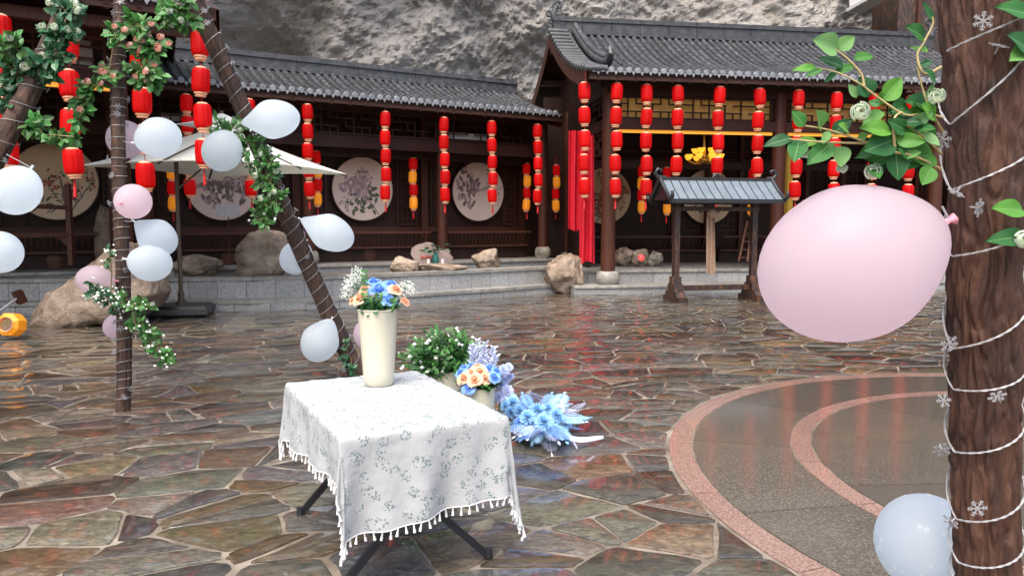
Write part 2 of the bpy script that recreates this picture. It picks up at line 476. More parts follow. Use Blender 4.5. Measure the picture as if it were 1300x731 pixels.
def bark_material(name, dark, mid, lite, fis=9.0, k=1.0):
    """long plates parted by dark fissures that run along the log"""
    m = bpy.data.materials.new(name); m.use_nodes = True
    nt = m.node_tree; N = nt.nodes; L = nt.links; b = N['Principled BSDF']
    tc = N.new('ShaderNodeTexCoord')
    def nz(scale, st, detail=8, rough=.65, dist=0.0):
        mp = N.new('ShaderNodeMapping'); mp.inputs['Scale'].default_value = st; L.new(tc.outputs['Object'], mp.inputs[0])
        n = N.new('ShaderNodeTexNoise'); n.inputs['Scale'].default_value = scale; n.inputs['Detail'].default_value = detail
        n.inputs['Roughness'].default_value = rough; n.inputs['Distortion'].default_value = dist; L.new(mp.outputs[0], n.inputs['Vector']); return n
    f1 = nz(fis, (4, 4, .55), 6, .55, .5); f1.noise_type = 'RIDGED_MULTIFRACTAL'
    n1 = nz(14, (1.5, 1.5, .5), 9, .7, .4); n2 = nz(3.5, (1, 1, .6), 5); n3 = nz(70, (1, 1, .4), 5)
    cr = N.new('ShaderNodeValToRGB'); e = cr.color_ramp.elements
    e[0].position = .34; e[0].color = (*dark, 1); e[1].position = .68; e[1].color = (*lite, 1); x = e.new(.5); x.color = (*mid, 1)
    md = N.new('ShaderNodeMath'); md.operation = 'MULTIPLY_ADD'; md.inputs[1].default_value = .6; L.new(n1.outputs[0], md.inputs[0])
    m2 = N.new('ShaderNodeMath'); m2.operation = 'MULTIPLY'; m2.inputs[1].default_value = .4; L.new(n2.outputs[0], m2.inputs[0]); L.new(m2.outputs[0], md.inputs[2])
    L.new(md.outputs[0], cr.inputs[0])
    fr = N.new('ShaderNodeMapRange'); fr.inputs[1].default_value = .55; fr.inputs[2].default_value = 1.5; fr.inputs[3].default_value = 0; fr.inputs[4].default_value = 1
    L.new(f1.outputs[0], fr.inputs[0])
    mx = N.new('ShaderNodeMix'); mx.data_type = 'RGBA'; L.new(fr.outputs[0], mx.inputs[0]); L.new(cr.outputs[0], mx.inputs[6]); mx.inputs[7].default_value = (dark[0] * .6, dark[1] * .6, dark[2] * .6, 1)
    L.new(mx.outputs[2], b.inputs['Base Color']); b.inputs['Roughness'].default_value = .7
    iv = N.new('ShaderNodeMath'); iv.operation = 'MULTIPLY'; iv.inputs[1].default_value = -1; L.new(f1.outputs[0], iv.inputs[0])
    bp = N.new('ShaderNodeBump'); bp.inputs['Strength'].default_value = .8; bp.inputs['Distance'].default_value = .006 * k; L.new(iv.outputs[0], bp.inputs['Height'])
    bp2 = N.new('ShaderNodeBump'); bp2.inputs['Strength'].default_value = .9; bp2.inputs['Distance'].default_value = .008 * k; L.new(n1.outputs[0], bp2.inputs['Height']); L.new(bp.outputs[0], bp2.inputs['Normal'])
    bp3 = N.new('ShaderNodeBump'); bp3.inputs['Strength'].default_value = .6; bp3.inputs['Distance'].default_value = .003 * k; L.new(n3.outputs[0], bp3.inputs['Height']); L.new(bp2.outputs[0], bp3.inputs['Normal'])
    L.new(bp3.outputs[0], b.inputs['Normal'])
    return m
MT['bark'] = bark_material('log_bark_plates', (.009, .004, .003), (.054, .021, .0115), (.125, .054, .030), 8.0, 1.6)
MT['barkp'] = bark_material('pole_bark_plates', (.010, .005, .004), (.044, .021, .013), (.15, .082, .050), 5.0, 3.0)

def branch_leaf_material():
    """leaf with a pale midrib and side veins, laid out in the leaf's own UV"""
    m = bpy.data.materials.new('veined_leaf'); m.use_nodes = True
    nt = m.node_tree; N = nt.nodes; L = nt.links; b = N['Principled BSDF']; out = N['Material Output']
    uv = N.new('ShaderNodeUVMap'); sp = N.new('ShaderNodeSeparateXYZ'); L.new(uv.outputs[0], sp.inputs[0])
    ab = N.new('ShaderNodeMath'); ab.operation = 'ABSOLUTE'; L.new(sp.outputs[0], ab.inputs[0])
    mid = N.new('ShaderNodeMath'); mid.operation = 'LESS_THAN'; mid.inputs[1].default_value = .045; L.new(ab.outputs[0], mid.inputs[0])
    dv = N.new('ShaderNodeMath'); dv.operation = 'MULTIPLY_ADD'; dv.inputs[1].default_value = -.55; L.new(ab.outputs[0], dv.inputs[0]); L.new(sp.outputs[1], dv.inputs[2])
    ml = N.new('ShaderNodeMath'); ml.operation = 'MULTIPLY'; ml.inputs[1].default_value = 8; L.new(dv.outputs[0], ml.inputs[0])
    fr = N.new('ShaderNodeMath'); fr.operation = 'FRACT'; L.new(ml.outputs[0], fr.inputs[0])
    ve = N.new('ShaderNodeMath'); ve.operation = 'LESS_THAN'; ve.inputs[1].default_value = .12; L.new(fr.outputs[0], ve.inputs[0])
    vv = N.new('ShaderNodeMath'); vv.operation = 'MULTIPLY'; vv.inputs[1].default_value = .45; L.new(ve.outputs[0], vv.inputs[0])
    mxm = N.new('ShaderNodeMath'); mxm.operation = 'MAXIMUM'; L.new(mid.outputs[0], mxm.inputs[0]); L.new(vv.outputs[0], mxm.inputs[1])
    sc_ = N.new('ShaderNodeMath'); sc_.operation = 'MULTIPLY'; sc_.inputs[1].default_value = .55; L.new(mxm.outputs[0], sc_.inputs[0])
    oi = N.new('ShaderNodeObjectInfo')
    cr = N.new('ShaderNodeValToRGB'); e = cr.color_ramp.elements
    e[0].position = 0; e[0].color = (.012, .075, .028, 1); e[1].position = 1; e[1].color = (.17, .34, .14, 1)
    x = e.new(.4); x.color = (.03, .15, .03, 1); x = e.new(.75); x.color = (.11, .31, .035, 1)
    L.new(oi.outputs['Random'], cr.inputs[0])
    mx = N.new('ShaderNodeMix'); mx.data_type = 'RGBA'; L.new(sc_.outputs[0], mx.inputs[0]); L.new(cr.outputs[0], mx.inputs[6]); mx.inputs[7].default_value = (.22, .36, .16, 1)
    L.new(mx.outputs[2], b.inputs['Base Color']); b.inputs['Roughness'].default_value = .5; b.inputs['Specular IOR Level'].default_value = .3
    bp = N.new('ShaderNodeBump'); bp.inputs['Strength'].default_value = .3; bp.inputs['Distance'].default_value = .002
    L.new(mxm.outputs[0], bp.inputs['Height']); L.new(bp.outputs[0], b.inputs['Normal'])
    tr = N.new('ShaderNodeBsdfTranslucent'); L.new(mx.outputs[2], tr.inputs[0])
    ms = N.new('ShaderNodeMixShader'); ms.inputs[0].default_value = .3
    L.new(b.outputs[0], ms.inputs[1]); L.new(tr.outputs[0], ms.inputs[2]); L.new(ms.outputs[0], out.inputs[0])
    return m
MT['leafb'] = branch_leaf_material()

def cloth_material():
    m = bpy.data.materials.new('printed_cotton'); m.use_nodes = True
    nt = m.node_tree; N = nt.nodes; L = nt.links; b = N['Principled BSDF']; out = N['Material Output']
    uv = N.new('ShaderNodeUVMap')
    wb = N.new('ShaderNodeTexNoise'); wb.inputs['Scale'].default_value = 30; L.new(uv.outputs[0], wb.inputs['Vector'])
    va = N.new('ShaderNodeVectorMath'); va.operation = 'MULTIPLY_ADD'; va.inputs[1].default_value = (.018, .018, 0)
    L.new(wb.outputs['Color'], va.inputs[0]); L.new(uv.outputs[0], va.inputs[2])
    def vor(scale):
        v = N.new('ShaderNodeTexVoronoi'); v.inputs['Scale'].default_value = scale; v.voronoi_dimensions = '2D'
        L.new(va.outputs[0], v.inputs['Vector']); return v
    big, small = vor(13), vor(95)
    l1 = N.new('ShaderNodeMath'); l1.operation = 'LESS_THAN'; l1.inputs[1].default_value = .34; L.new(big.outputs['Distance'], l1.inputs[0])
    l2 = N.new('ShaderNodeMath'); l2.operation = 'LESS_THAN'; l2.inputs[1].default_value = .44; L.new(small.outputs['Distance'], l2.inputs[0])
    ss = N.new('ShaderNodeSeparateColor'); L.new(small.outputs['Color'], ss.inputs[0])
    l3 = N.new('ShaderNodeMath'); l3.operation = 'GREATER_THAN'; l3.inputs[1].default_value = .42; L.new(ss.outputs[0], l3.inputs[0])
    p1 = N.new('ShaderNodeMath'); p1.operation = 'MULTIPLY'; L.new(l1.outputs[0], p1.inputs[0]); L.new(l2.outputs[0], p1.inputs[1])
    p2 = N.new('ShaderNodeMath'); p2.operation = 'MULTIPLY'; L.new(p1.outputs[0], p2.inputs[0]); L.new(l3.outputs[0], p2.inputs[1])
    cr = N.new('ShaderNodeValToRGB'); e = cr.color_ramp.elements
    e[0].position = .42; e[0].color = (.18, .235, .23, 1); e[1].position = .95; e[1].color = (.22, .30, .30, 1); L.new(ss.outputs[1], cr.inputs[0])
    mx = N.new('ShaderNodeMix'); mx.data_type = 'RGBA'; L.new(p2.outputs[0], mx.inputs[0]); mx.inputs[6].default_value = (.43, .45, .465, 1); L.new(cr.outputs[0], mx.inputs[7])
    L.new(mx.outputs[2], b.inputs['Base Color']); b.inputs['Roughness'].default_value = .9; b.inputs['Specular IOR Level'].default_value = .2
    n1 = N.new('ShaderNodeTexNoise'); n1.inputs['Scale'].default_value = 16; n1.inputs['Detail'].default_value = 5; L.new(uv.outputs[0], n1.inputs['Vector'])
    w = N.new('ShaderNodeTexWave'); w.inputs['Scale'].default_value = 22; w.inputs['Distortion'].default_value = 3; w.inputs['Detail'].default_value = 4; w.inputs['Detail Scale'].default_value = 9; w.bands_direction = 'Y'; L.new(uv.outputs[0], w.inputs['Vector'])
    bp = N.new('ShaderNodeBump'); bp.inputs['Strength'].default_value = .5; bp.inputs['Distance'].default_value = .012; L.new(n1.outputs[0], bp.inputs['Height'])
    bp2 = N.new('ShaderNodeBump'); bp2.inputs['Strength'].default_value = .16; bp2.inputs['Distance'].default_value = .003; L.new(w.outputs[0], bp2.inputs['Height']); L.new(bp.outputs[0], bp2.inputs['Normal'])
    L.new(bp2.outputs[0], b.inputs['Normal'])
    tr = N.new('ShaderNodeBsdfTranslucent'); L.new(mx.outputs[2], tr.inputs[0])
    ms = N.new('ShaderNodeMixShader'); ms.inputs[0].default_value = .15
    L.new(b.outputs[0], ms.inputs[1]); L.new(tr.outputs[0], ms.inputs[2]); L.new(ms.outputs[0], out.inputs[0])
    return m
MT['cloth'] = cloth_material()
_fb = MT['flake'].node_tree.nodes['Principled BSDF']
_fb.inputs['Transmission Weight'].default_value = .75; _fb.inputs['Roughness'].default_value = .12; _fb.inputs['IOR'].default_value = 1.4
# ------------------------------------------------------------------ ground: mortar bed, crazy paving, round plaza
gm = MB()
gm.add([(-60, -40, 0), (60, -40, 0), (60, 60, 0), (-60, 60, 0)], [(0, 1, 2, 3)])
ground = tag(gm.build('ground', MT['mortar']), 'pale mortar bed under the courtyard paving', kind='structure')

CC, CR = V((4.42, 4.6, 0)), 3.36
def clip(poly, a, b, c):
    """keep a*x+b*y <= c"""
    out = []
    n = len(poly)
    for i in range(n):
        p, q = poly[i], poly[(i + 1) % n]
        dp, dq = a * p[0] + b * p[1] - c, a * q[0] + b * q[1] - c
        if dp <= 0: out.append(p)
        if (dp < 0 < dq) or (dq < 0 < dp):
            t = dp / (dp - dq)
            out.append((p[0] + (q[0] - p[0]) * t, p[1] + (q[1] - p[1]) * t))
    return out
def area(poly):
    return .5 * sum(poly[i][0] * poly[(i + 1) % len(poly)][1] - poly[(i + 1) % len(poly)][0] * poly[i][1] for i in range(len(poly)))
def cen(poly):
    n = len(poly)
    return sum(p[0] for p in poly) / n, sum(p[1] for p in poly) / n
prs_ = random.Random(4)
def inset(poly, d):
    n = len(poly); res = list(poly)
    for i in range(n):
        p, q = poly[i], poly[(i + 1) % n]
        ex, ey = q[0] - p[0], q[1] - p[1]
        l = math.hypot(ex, ey)
        if l < 1e-6: continue
        nx, ny = ey / l, -ex / l
        dd = d * prs_.choice((.5, .7, .9, 1.1, 1.5, 2.2))
        res = clip(res, nx, ny, nx * p[0] + ny * p[1] - dd)
        if len(res) < 3: return []
    return res

def make_paving():
    rs = random.Random(11)
    th, k = radians(22), 1.45
    def fwd(x, y): 
        c, s = cos(th), sin(th)
        return (x * c + y * s) / k, (-x * s + y * c)
    def inv(a, b):
        c, s = cos(th), sin(th)
        return a * k * c - b * s, a * k * s + b * c
    seeds = []; cells = {}; R = .345; gs = .345
    tries = 0
    while tries < 40000:
        tries += 1
        y = rs.uniform(1.2, 19.5); x = rs.uniform(-12.5, 14)
        if abs(x) > 2.5 + y * .86: continue
        if math.hypot(x - CC.x, y - CC.y) < CR - .45: continue
        a, b = fwd(x, y)
        r = R * rs.choice((.8, 1, 1, 1.25))
        i, j = int(a // gs), int(b // gs)
        if any(math.hypot(a - q[0], b - q[1]) < r for di in (-2, -1, 0, 1, 2) for dj in (-2, -1, 0, 1, 2) for q in cells.get((i + di, j + dj), ())): continue
        cells.setdefault((i, j), []).append((a, b)); seeds.append((a, b))
    polys = []
    for (a, b) in seeds:
        i, j = int(a // gs), int(b // gs)
        near = [q for di in range(-4, 5) for dj in range(-4, 5) for q in cells.get((i + di, j + dj), ()) if q != (a, b)]
        near.sort(key=lambda q: (q[0] - a) ** 2 + (q[1] - b) ** 2)
        po = [(a - .8, b - .8), (a + .8, b - .8), (a + .8, b + .8), (a - .8, b + .8)]
        for q in near[:22]:
            nx, ny = q[0] - a, q[1] - b
            po = clip(po, nx, ny, nx * (a + q[0]) / 2 + ny * (b + q[1]) / 2)
            if len(po) < 3: break
        if len(po) < 3: continue
        po = [inv(*p) for p in po]
        todo = [po]
        if rs.random() < .5 and abs(area(po)) > .11:
            cx, cy = cen(po); g = rs.uniform(0, pi)
            nx, ny = cos(g), sin(g); c = nx * cx + ny * cy + rs.uniform(-.08, .08)
            todo = [clip(po, nx, ny, c), clip(po, -nx, -ny, -c)]
        polys += [q for q in todo if len(q) > 2]
    out = []
    for po in polys:
        if area(po) < 0: po = po[::-1]
        cx, cy = cen(po)
        dx, dy = CC.x - cx, CC.y - cy; d = math.hypot(dx, dy)
        if d < CR + 1.0:
            nx, ny = dx / d, dy / d
            po = clip(po, nx, ny, nx * CC.x + ny * CC.y - CR - .012)
            if len(po) < 3: continue
        po = inset(po, .0095)
        if len(po) < 3 or area(po) < .012: continue
        # blunt the corners and let the edges wander
        q = []
        n = len(po)
        for i in range(n):
            p, nx_ = po[i], po[(i + 1) % n]
            l = math.hypot(nx_[0] - p[0], nx_[1] - p[1])
            if l < .035: q.append(p); continue
            c = min(.03, l * .25) * rs.uniform(.3, 1.2) / l
            ex, ey = (nx_[0] - p[0]) / l, (nx_[1] - p[1]) / l
            ts = [c] + ([.5] if l < .3 else [.33, .66]) + [1 - c]
            for t in ts:
                jt = rs.uniform(-.011, .011) if .1 < t < .9 else rs.uniform(-.003, .003)
                q.append((p[0] + ex * l * t + ey * jt, p[1] + ey * l * t - ex * jt))
        out.append(q)
    return out, rs

PAL = [(.098, .082, .066), (.086, .064, .052), (.098, .098, .096), (.076, .080, .084), (.118, .096, .062), (.115, .110, .086), (.120, .085, .048), (.095, .093, .078), (.088, .062, .050), (.112, .106, .094), (.070, .066, .061), (.12, .112, .09), (.062, .066, .070), (.085, .088, .090)]
def stone_geo(mb, po, rs):
    cx, cy = cen(po); n = len(po)
    h = rs.uniform(.005, .011); ax, ay = rs.uniform(-.008, .008), rs.uniform(-.008, .008)
    def z(p): return h + ax * (p[0] - cx) + ay * (p[1] - cy)
    A = [V((p[0], p[1], -.005)) for p in po]
    B = [V((p[0], p[1], max(.001, z(p) - .003))) for p in po]
    I = []
    for p in po:
        d = math.hypot(p[0] - cx, p[1] - cy); s = max(.5, 1 - .013 / d) if d > 1e-4 else 1
        q = (cx + (p[0] - cx) * s, cy + (p[1] - cy) * s)
        I.append(V((q[0], q[1], max(.003, z(q)))))
    fs = []
    for k in range(2):
        for i in range(n):
            j = (i + 1) % n
            fs.append((k * n + i, k * n + j, (k + 1) * n + j, (k + 1) * n + i))
    fs.append(tuple(2 * n + i for i in range(n)))
    c = rs.choice(PAL); g = rs.choice((.55, .7, .85, 1, 1.15, 1.35)) * rs.uniform(.9, 1.1)
    m_ = sum(c) / 3; c = tuple(m_ * f_ * .12 + x * .88 for x, f_ in zip(c, (1.1, 1.0, .9)))
    c = tuple(x * .90 * g * rs.uniform(.93, 1.07) for x in c)
    if mb.col is None: mb.col = []
    mb.add(A + B + I, fs); mb.col += [c] * (3 * n)

polys, prs = make_paving()
def seen(po):
    pts = [proj(V((p[0], p[1], 0))) for p in po if p[1] > .5]
    if len(pts) < 3: return 0
    a = abs(area(pts)); cx, cy = cen(pts)
    if not (-60 < cx < 1360 and cy < 790): a *= .02
    d = cen(po)
    if d[1] > 13.3 - .6 * min(0, d[0] + 5): a *= .3
    return a
polys.sort(key=seen, reverse=True)
for po in polys[:300]:
    mb = MB(); stone_geo(mb, po, prs)
    mb.build('paving_stone', MT['stone'], ground, smooth=30)
mb = MB()
for po in polys[300:]: stone_geo(mb, po, prs)
tag(mb.build('distant_paving_stones', MT['stone'], ground, smooth=30), kind='stuff')

def arc_slab(r0, r1, a0, a1, h=.007, n=6, gap=.006):
    mb = MB()
    g0, g1 = gap / max(r0, .3), gap / r1
    vs = []
    for z in (-.004, h):
        for r, g in ((r0 + gap, g0), (r1 - gap, g1)):
            for i in range(n + 1):
                a = a0 + g + (a1 - a0 - 2 * g) * i / n
                vs.append(CC + V((r * cos(a), r * sin(a), z)))
    m = n + 1
    fs = []
    for i in range(n):
        fs.append((2 * m + i, 3 * m + i, 3 * m + i + 1, 2 * m + i + 1))
        fs.append((m + i, m + i + 1, 3 * m + i + 1, 3 * m + i))
        fs.append((i + 1, i, 2 * m + i, 2 * m + i + 1))
    fs += [(0, m, 3 * m, 2 * m), (n, 2 * m + n, 3 * m + n, m + n)]
    return mb.add(vs, fs)
for i in range(20):
    a = 2 * pi * (i + .25) / 20; w = 2 * pi / 20
    arc_slab(CR - .168, CR, a, a + w, .008).build('border_slab', MT['pink'], ground)
    arc_slab(2.5 - .145, 2.5, a + .1, a + .1 + w, .008).build('border_slab', MT['pink'], ground)
for i in range(14):
    a = 2 * pi * (i + .4) / 14; w = 2 * pi / 14
    arc_slab(2.5, CR - .168, a, a + w).build('granite_slab', MT['grey'], ground)
for i in range(12):
    a = 2 * pi * (i + .1) / 12; w = 2 * pi / 12
    arc_slab(1.1, 2.5 - .145, a, a + w).build('granite_slab', MT['grey'], ground)
    arc_slab(.0, 1.1, a + .2, a + .2 + w).build('granite_slab', MT['grey'], ground)

# ------------------------------------------------------------------ cliff
def fbm(p, o=4): return noise.fractal(p, 1.0, 2.1, o, noise_basis='PERLIN_ORIGINAL')
def cliff_pt(i, j):
    x = -30 + 62 * (i + .13 * sin(2 * pi * i)); z = -1 + 21 * (j + .06 * sin(2 * pi * j))
    y = 27.4 + .16 * x - .36 * 2.5 * math.log(1 + math.exp(-(x + .5) / 2.5))
    p = V((x * .22, 3.1, z * .22))
    y += 1.9 * fbm(p * .8, 3) + .42 * fbm(p * 3 + V((5, 0, 0)), 4) + .13 * fbm(p * 7 + V((0, 4, 0)), 3) + .12 * fbm(p * 17, 3) + .05 * fbm(p * 36, 2)
    y -= max(0, z - 9) * .16
    y += 2.2 * math.exp(-((x + 8.5) / 2.6) ** 2 - ((z - 6.5) / 2.0) ** 2)
    return V((x + .12 * noise.noise(p * 5 + V((9, 1, 1))), y, z + .12 * noise.noise(p * 5 + V((1, 7, 2)))))
cm = MB().grid(640, 200, cliff_pt)
tag(cm.build('cliff', MT['cliff']), 'rough grey limestone cliff rising behind the roofs', kind='structure')

# ------------------------------------------------------------------ curved terrace of granite blocks
def smooth_path(pts, n):
    out = []
    m = len(pts)
    for i in range(m - 1):
        p0, p1, p2, p3 = pts[max(i - 1, 0)], pts[i], pts[i + 1], pts[min(i + 2, m - 1)]
        for k in range(n):
            t = k / n
            out.append(.5 * ((2 * p1) + (p2 - p0) * t + (2 * p0 - 5 * p1 + 4 * p2 - p3) * t * t + (3 * p1 - p0 - 3 * p2 + p3) * t ** 3))
    out.append(pts[-1])
    return out
foot = [V((-14, 12.6, 0)), V((-11.5, 13.0, 0))] + [G(*q) for q in ((0, 398.5), (100, 397.5), (200, 396), (280, 395.5), (380, 393.5), (500, 387), (560, 383), (640, 377))] + [V((1.05, 17.5, 0)), V((1.9, 18.0, 0))]
path = smooth_path(foot, 14)
def offs(path, d):
    out = []
    for i, p in enumerate(path):
        t = (path[min(i + 1, len(path) - 1)] - path[max(i - 1, 0)]).normalized()
        out.append(p + V((-t.y, t.x, 0)) * d)
    return out
def resample(path, step):
    L = [0]
    for i in range(1, len(path)): L.append(L[-1] + (path[i] - path[i - 1]).length)
    tot = L[-1]; n = int(tot / step); out = []; k = 0
    for i in range(n + 1):
        s = tot * i / n
        while k < len(L) - 2 and L[k + 1] < s: k += 1
        t = (s - L[k]) / max(1e-6, L[k + 1] - L[k])
        out.append(path[k].lerp(path[k + 1], t))
    return out
terrace = thing('terrace_wall', (-4, 14.5, 0), 'curved two tier grey granite terrace wall before the corridor', 'wall')
def course(d0, d1, z0, z1, step, mat, name, gap=.004):
    a, b = resample(offs(path, d0), step), resample(offs(path, d1), step)
    n = min(len(a), len(b)) - 1
    for i in range(n):
        mb = MB()
        t = (a[i + 1] - a[i]).normalized() * gap
        t2 = (b[i + 1] - b[i]).normalized() * gap
        q = [a[i] + t, a[i + 1] - t, b[i + 1] - t2, b[i] + t2]
        mb.add([p + V((0, 0, z)) for z in (z0, z1) for p in q], [(3, 2, 1, 0), (4, 5, 6, 7), (0, 1, 5, 4), (1, 2, 6, 5), (2, 3, 7, 6), (3, 0, 4, 7)])
        mb.build(name, mat, terrace)
course(.03, .40, -.01, .135, .62, MT['gran'], 'step_block')
course(0, .44, .137, .20, 1.1, MT['cope'], 'step_slab')
course(.44, .75, .10, .53, .52, MT['gran'], 'wall_block')
course(.40, .80, .533, .60, 1.25, MT['cope'], 'coping_slab')
mb = MB()
a = offs(path, .78)
b = [p + V((-.5, .866, 0)) * 9 for p in a]
mb.add([p + V((0, 0, .50)) for p in a] + [p + V((0, 0, .50)) for p in b], [(i, i + 1, len(a) + i + 1, len(a) + i) for i in range(len(a) - 1)])
mb.build('terrace_bed', MT['soil'], terrace)

# ------------------------------------------------------------------ buildings
R30, R9 = radians(30), radians(9)
W30, W9 = frame(R30), frame(R9)
def slope(v0, z0, v1, z1, n, sag):
    return [(v0 + (v1 - v0) * i / n, z0 + (z1 - z0) * i / n - sag * sin(pi * i / n)) for i in range(n + 1)]
def make_roof(b, W, rot, u0, u1, ve, ze, vr, zr, vb, sag=.12, step=.2, ntile=11, verge=None, ridge_h=.34):
    """tiled gable roof: board, pan surface, tile rows with caps and drip tiles, ridge, barge boards"""
    pf = slope(ve, ze, vr, zr, ntile, sag); pb = slope(vb, ze, vr, zr, 6, sag)
    prof = pf + pb[::-1][1:]
    n = len(prof)
    mb = MB()
    vs = [V((u, v, z + dz)) for dz in (0, -.10) for u in (u0, u1) for v, z in prof]
    fs = []
    for i in range(n - 1):
        fs.append((2 * n + i, 3 * n + i, 3 * n + i + 1, 2 * n + i + 1))
        fs.append((i, 2 * n + i, 2 * n + i + 1, i + 1)); fs.append((n + i, n + i + 1, 3 * n + i + 1, 3 * n + i))
    fs += [(0, n, 3 * n, 2 * n), (n - 1, 3 * n - 1, 4 * n - 1, 2 * n - 1)]
    mb.add(vs, fs); mb.build('roof_boards', MT['woodb'], b, W)
    mb = MB()
    for i in range(n - 1):
        mb.add([V((u, v, z + .012)) for (v, z) in (prof[i], prof[i + 1]) for u in (u0, u1)], [(0, 1, 3, 2)])
    mb.build('pan_tiles', MT['pan'], b, W, smooth=60)
    # one row
    mb = MB(); r = .062
    for i in range(len(pf) - 1):
        (va, za), (vb_, zb) = pf[i], pf[i + 1]
        vs = []
        for (v, z, rr) in ((va - .02, za, r), (vb_ + .0, zb, r * .84)):
            for k in range(7):
                a = pi * k / 6
                vs.append(V((rr * cos(a), v, z + .015 + rr * sin(a))))
        mb.add(vs, [(k, k + 7, k + 8, k + 1) for k in range(6)] + [tuple(range(7))])
    row = mb.mesh('tile_row', MT['tile'], W, b, 50)
    cap = MB().lathe([(.025, -.012), (.055, -.012), (.066, 0), (.066, .05)], 14, Matrix.Translation((0, ve - .03, ze + .04)) @ Matrix.Rotation(-pi / 2, 4, 'X')).mesh('tile_cap', MT['tilecap'], W, b, 40)
    dm = MB()
    o = [(-.06, .03), (-.036, .0), (.0, -.062), (.036, .0), (.06, .03)]
    dm.add([V((x, ve - .03 + dy, ze + z - .01)) for dy in (0, .015) for x, z in o], [(0, 1, 2, 3, 4), (9, 8, 7, 6, 5), (0, 5, 6, 1), (1, 6, 7, 2), (2, 7, 8, 3), (3, 8, 9, 4)])
    drip = dm.mesh('drip_tile', MT['tilecap'], W, b)
    for i in range(int((u1 - u0) / step)):
        u = u0 + step * (i + .5)
        rw = link('tile_row', row, b, (u, 0, 0)); rw.location = (u, rnd(-.006, .006), rnd(-.004, .004))
        c = bpy.data.objects.new('tile_cap', cap); COL.objects.link(c); c.parent = rw
        d = bpy.data.objects.new('drip_tile', drip); COL.objects.link(d); d.parent = rw; d.location = (step / 2, 0, 0)
    # ridge
    mb = MB()
    for (w, z0, z1) in ((.30, -.02, .10), (.20, .10, ridge_h - .10), (.27, ridge_h - .10, ridge_h - .04), (.17, ridge_h - .04, ridge_h + .03)):
        k = 14
        for i in range(k):
            mb.box(u0 + .05 + (u1 - u0 - .1) * i / k, u0 + .05 + (u1 - u0 - .1) * (i + 1) / k - .012, vr - w / 2, vr + w / 2, zr + z0, zr + z1)
    rg = mb.build('ridge', MT['tile'], b, W)
    # barge boards and eave board
    for u in (u0 - .05, u1 + .01):
        mb = MB()
        for i in range(n - 1):
            (va, za), (vb_, zb) = prof[i], prof[i + 1]
            mb.add([V((u + du, v, z + dz)) for du in (0, .04) for v, z in ((va, za), (vb_, zb)) for dz in (-.34, .0)], [(0, 1, 3, 2), (4, 6, 7, 5), (0, 2, 6, 4), (1, 5, 7, 3)])
        mb.build('barge_board', MT['woodr'], b, W)
    MB().box(u0, u1, ve + .0, ve + .04, ze - .17, ze - .012).build('eave_board', MT['woodb'], b, W)
    mb = MB()
    k = int((u1 - u0) / .42)
    for i in range(k):
        u = u0 + (i + .5) * (u1 - u0) / k
        for j in range(0, len(pf) - 1):
            (va, za), (vb_, zb) = pf[j], pf[j + 1]
            mb.beam((u, va, za - .15), (u, vb_, zb - .15), .07, .09)
    tag(mb.build('rafters', MT['woodb'], b, W), kind='stuff')
    return pf
def finial(b, W, u, v, z, s, flip):
    """scrolling ridge end ornament"""
    mb = MB(); f = flip
    def sp(c0, c1, r0, r1, turns, a0, n=16):
        return [V((u + f * s * (c0 + (r0 + (r1 - r0) * t) * cos(a0 + turns * 2 * pi * t)), v, z + s * (c1 + (r0 + (r1 - r0) * t) * sin(a0 + turns * 2 * pi * t)))) for t in [i / n for i in range(n + 1)]]
    mb.tube([V((u - f * s * .35, v, z)), V((u, v, z + s * .1)), V((u + f * s * .1, v, z + s * .45)), V((u - f * s * .05, v, z + s * .8))], [s * .2, s * .2, s * .17, s * .1], 8)
    mb.tube(sp(-.12, .85, .22, .05, 1.2, -.6), s * .07, 6)
    mb.tube(sp(.28, .5, .17, .04, 1.1, pi), s * .06, 6)
    mb.tube(sp(-.3, .42, .16, .04, -1.1, .3), s * .055, 6)
    mb.tube(sp(.22, .15, .14, .03, 1.0, pi), s * .05, 6)
    return mb.build('ridge_ornament', MT['tile'], b, W, smooth=50)
def lattice(mb, u0, u1, z0, z1, v, c=.16, t=.022, seed=0, d=.03):
    """fretwork: a broken grid of bars inside a frame"""
    rs = random.Random(seed)
    mb.box(u0, u1, v - d, v + d, z0, z0 + t * 1.6).box(u0, u1, v - d, v + d, z1 - t * 1.6, z1)
    mb.box(u0, u0 + t * 1.6, v - d, v + d, z0, z1).box(u1 - t * 1.6, u1, v - d, v + d, z0, z1)
    nu, nz = max(2, round((u1 - u0) / c)), max(2, round((z1 - z0) / c))
    cu, cz = (u1 - u0) / nu, (z1 - z0) / nz
    for i in range(nu + 1):
        for j in range(nz + 1):
            k = (i + 2 * j) % 4
            u, z = u0 + i * cu, z0 + j * cz
            if i < nu and 0 < j < nz and k != 1: mb.box(u, u + cu + t, v - d * .7, v + d * .7, z - t / 2, z + t / 2)
            if j < nz and 0 < i < nu and k in (1, 2, 3) and rs.random() < .85: mb.box(u - t / 2, u + t / 2, v - d * .6, v + d * .6, z, z + cz + t / 2)
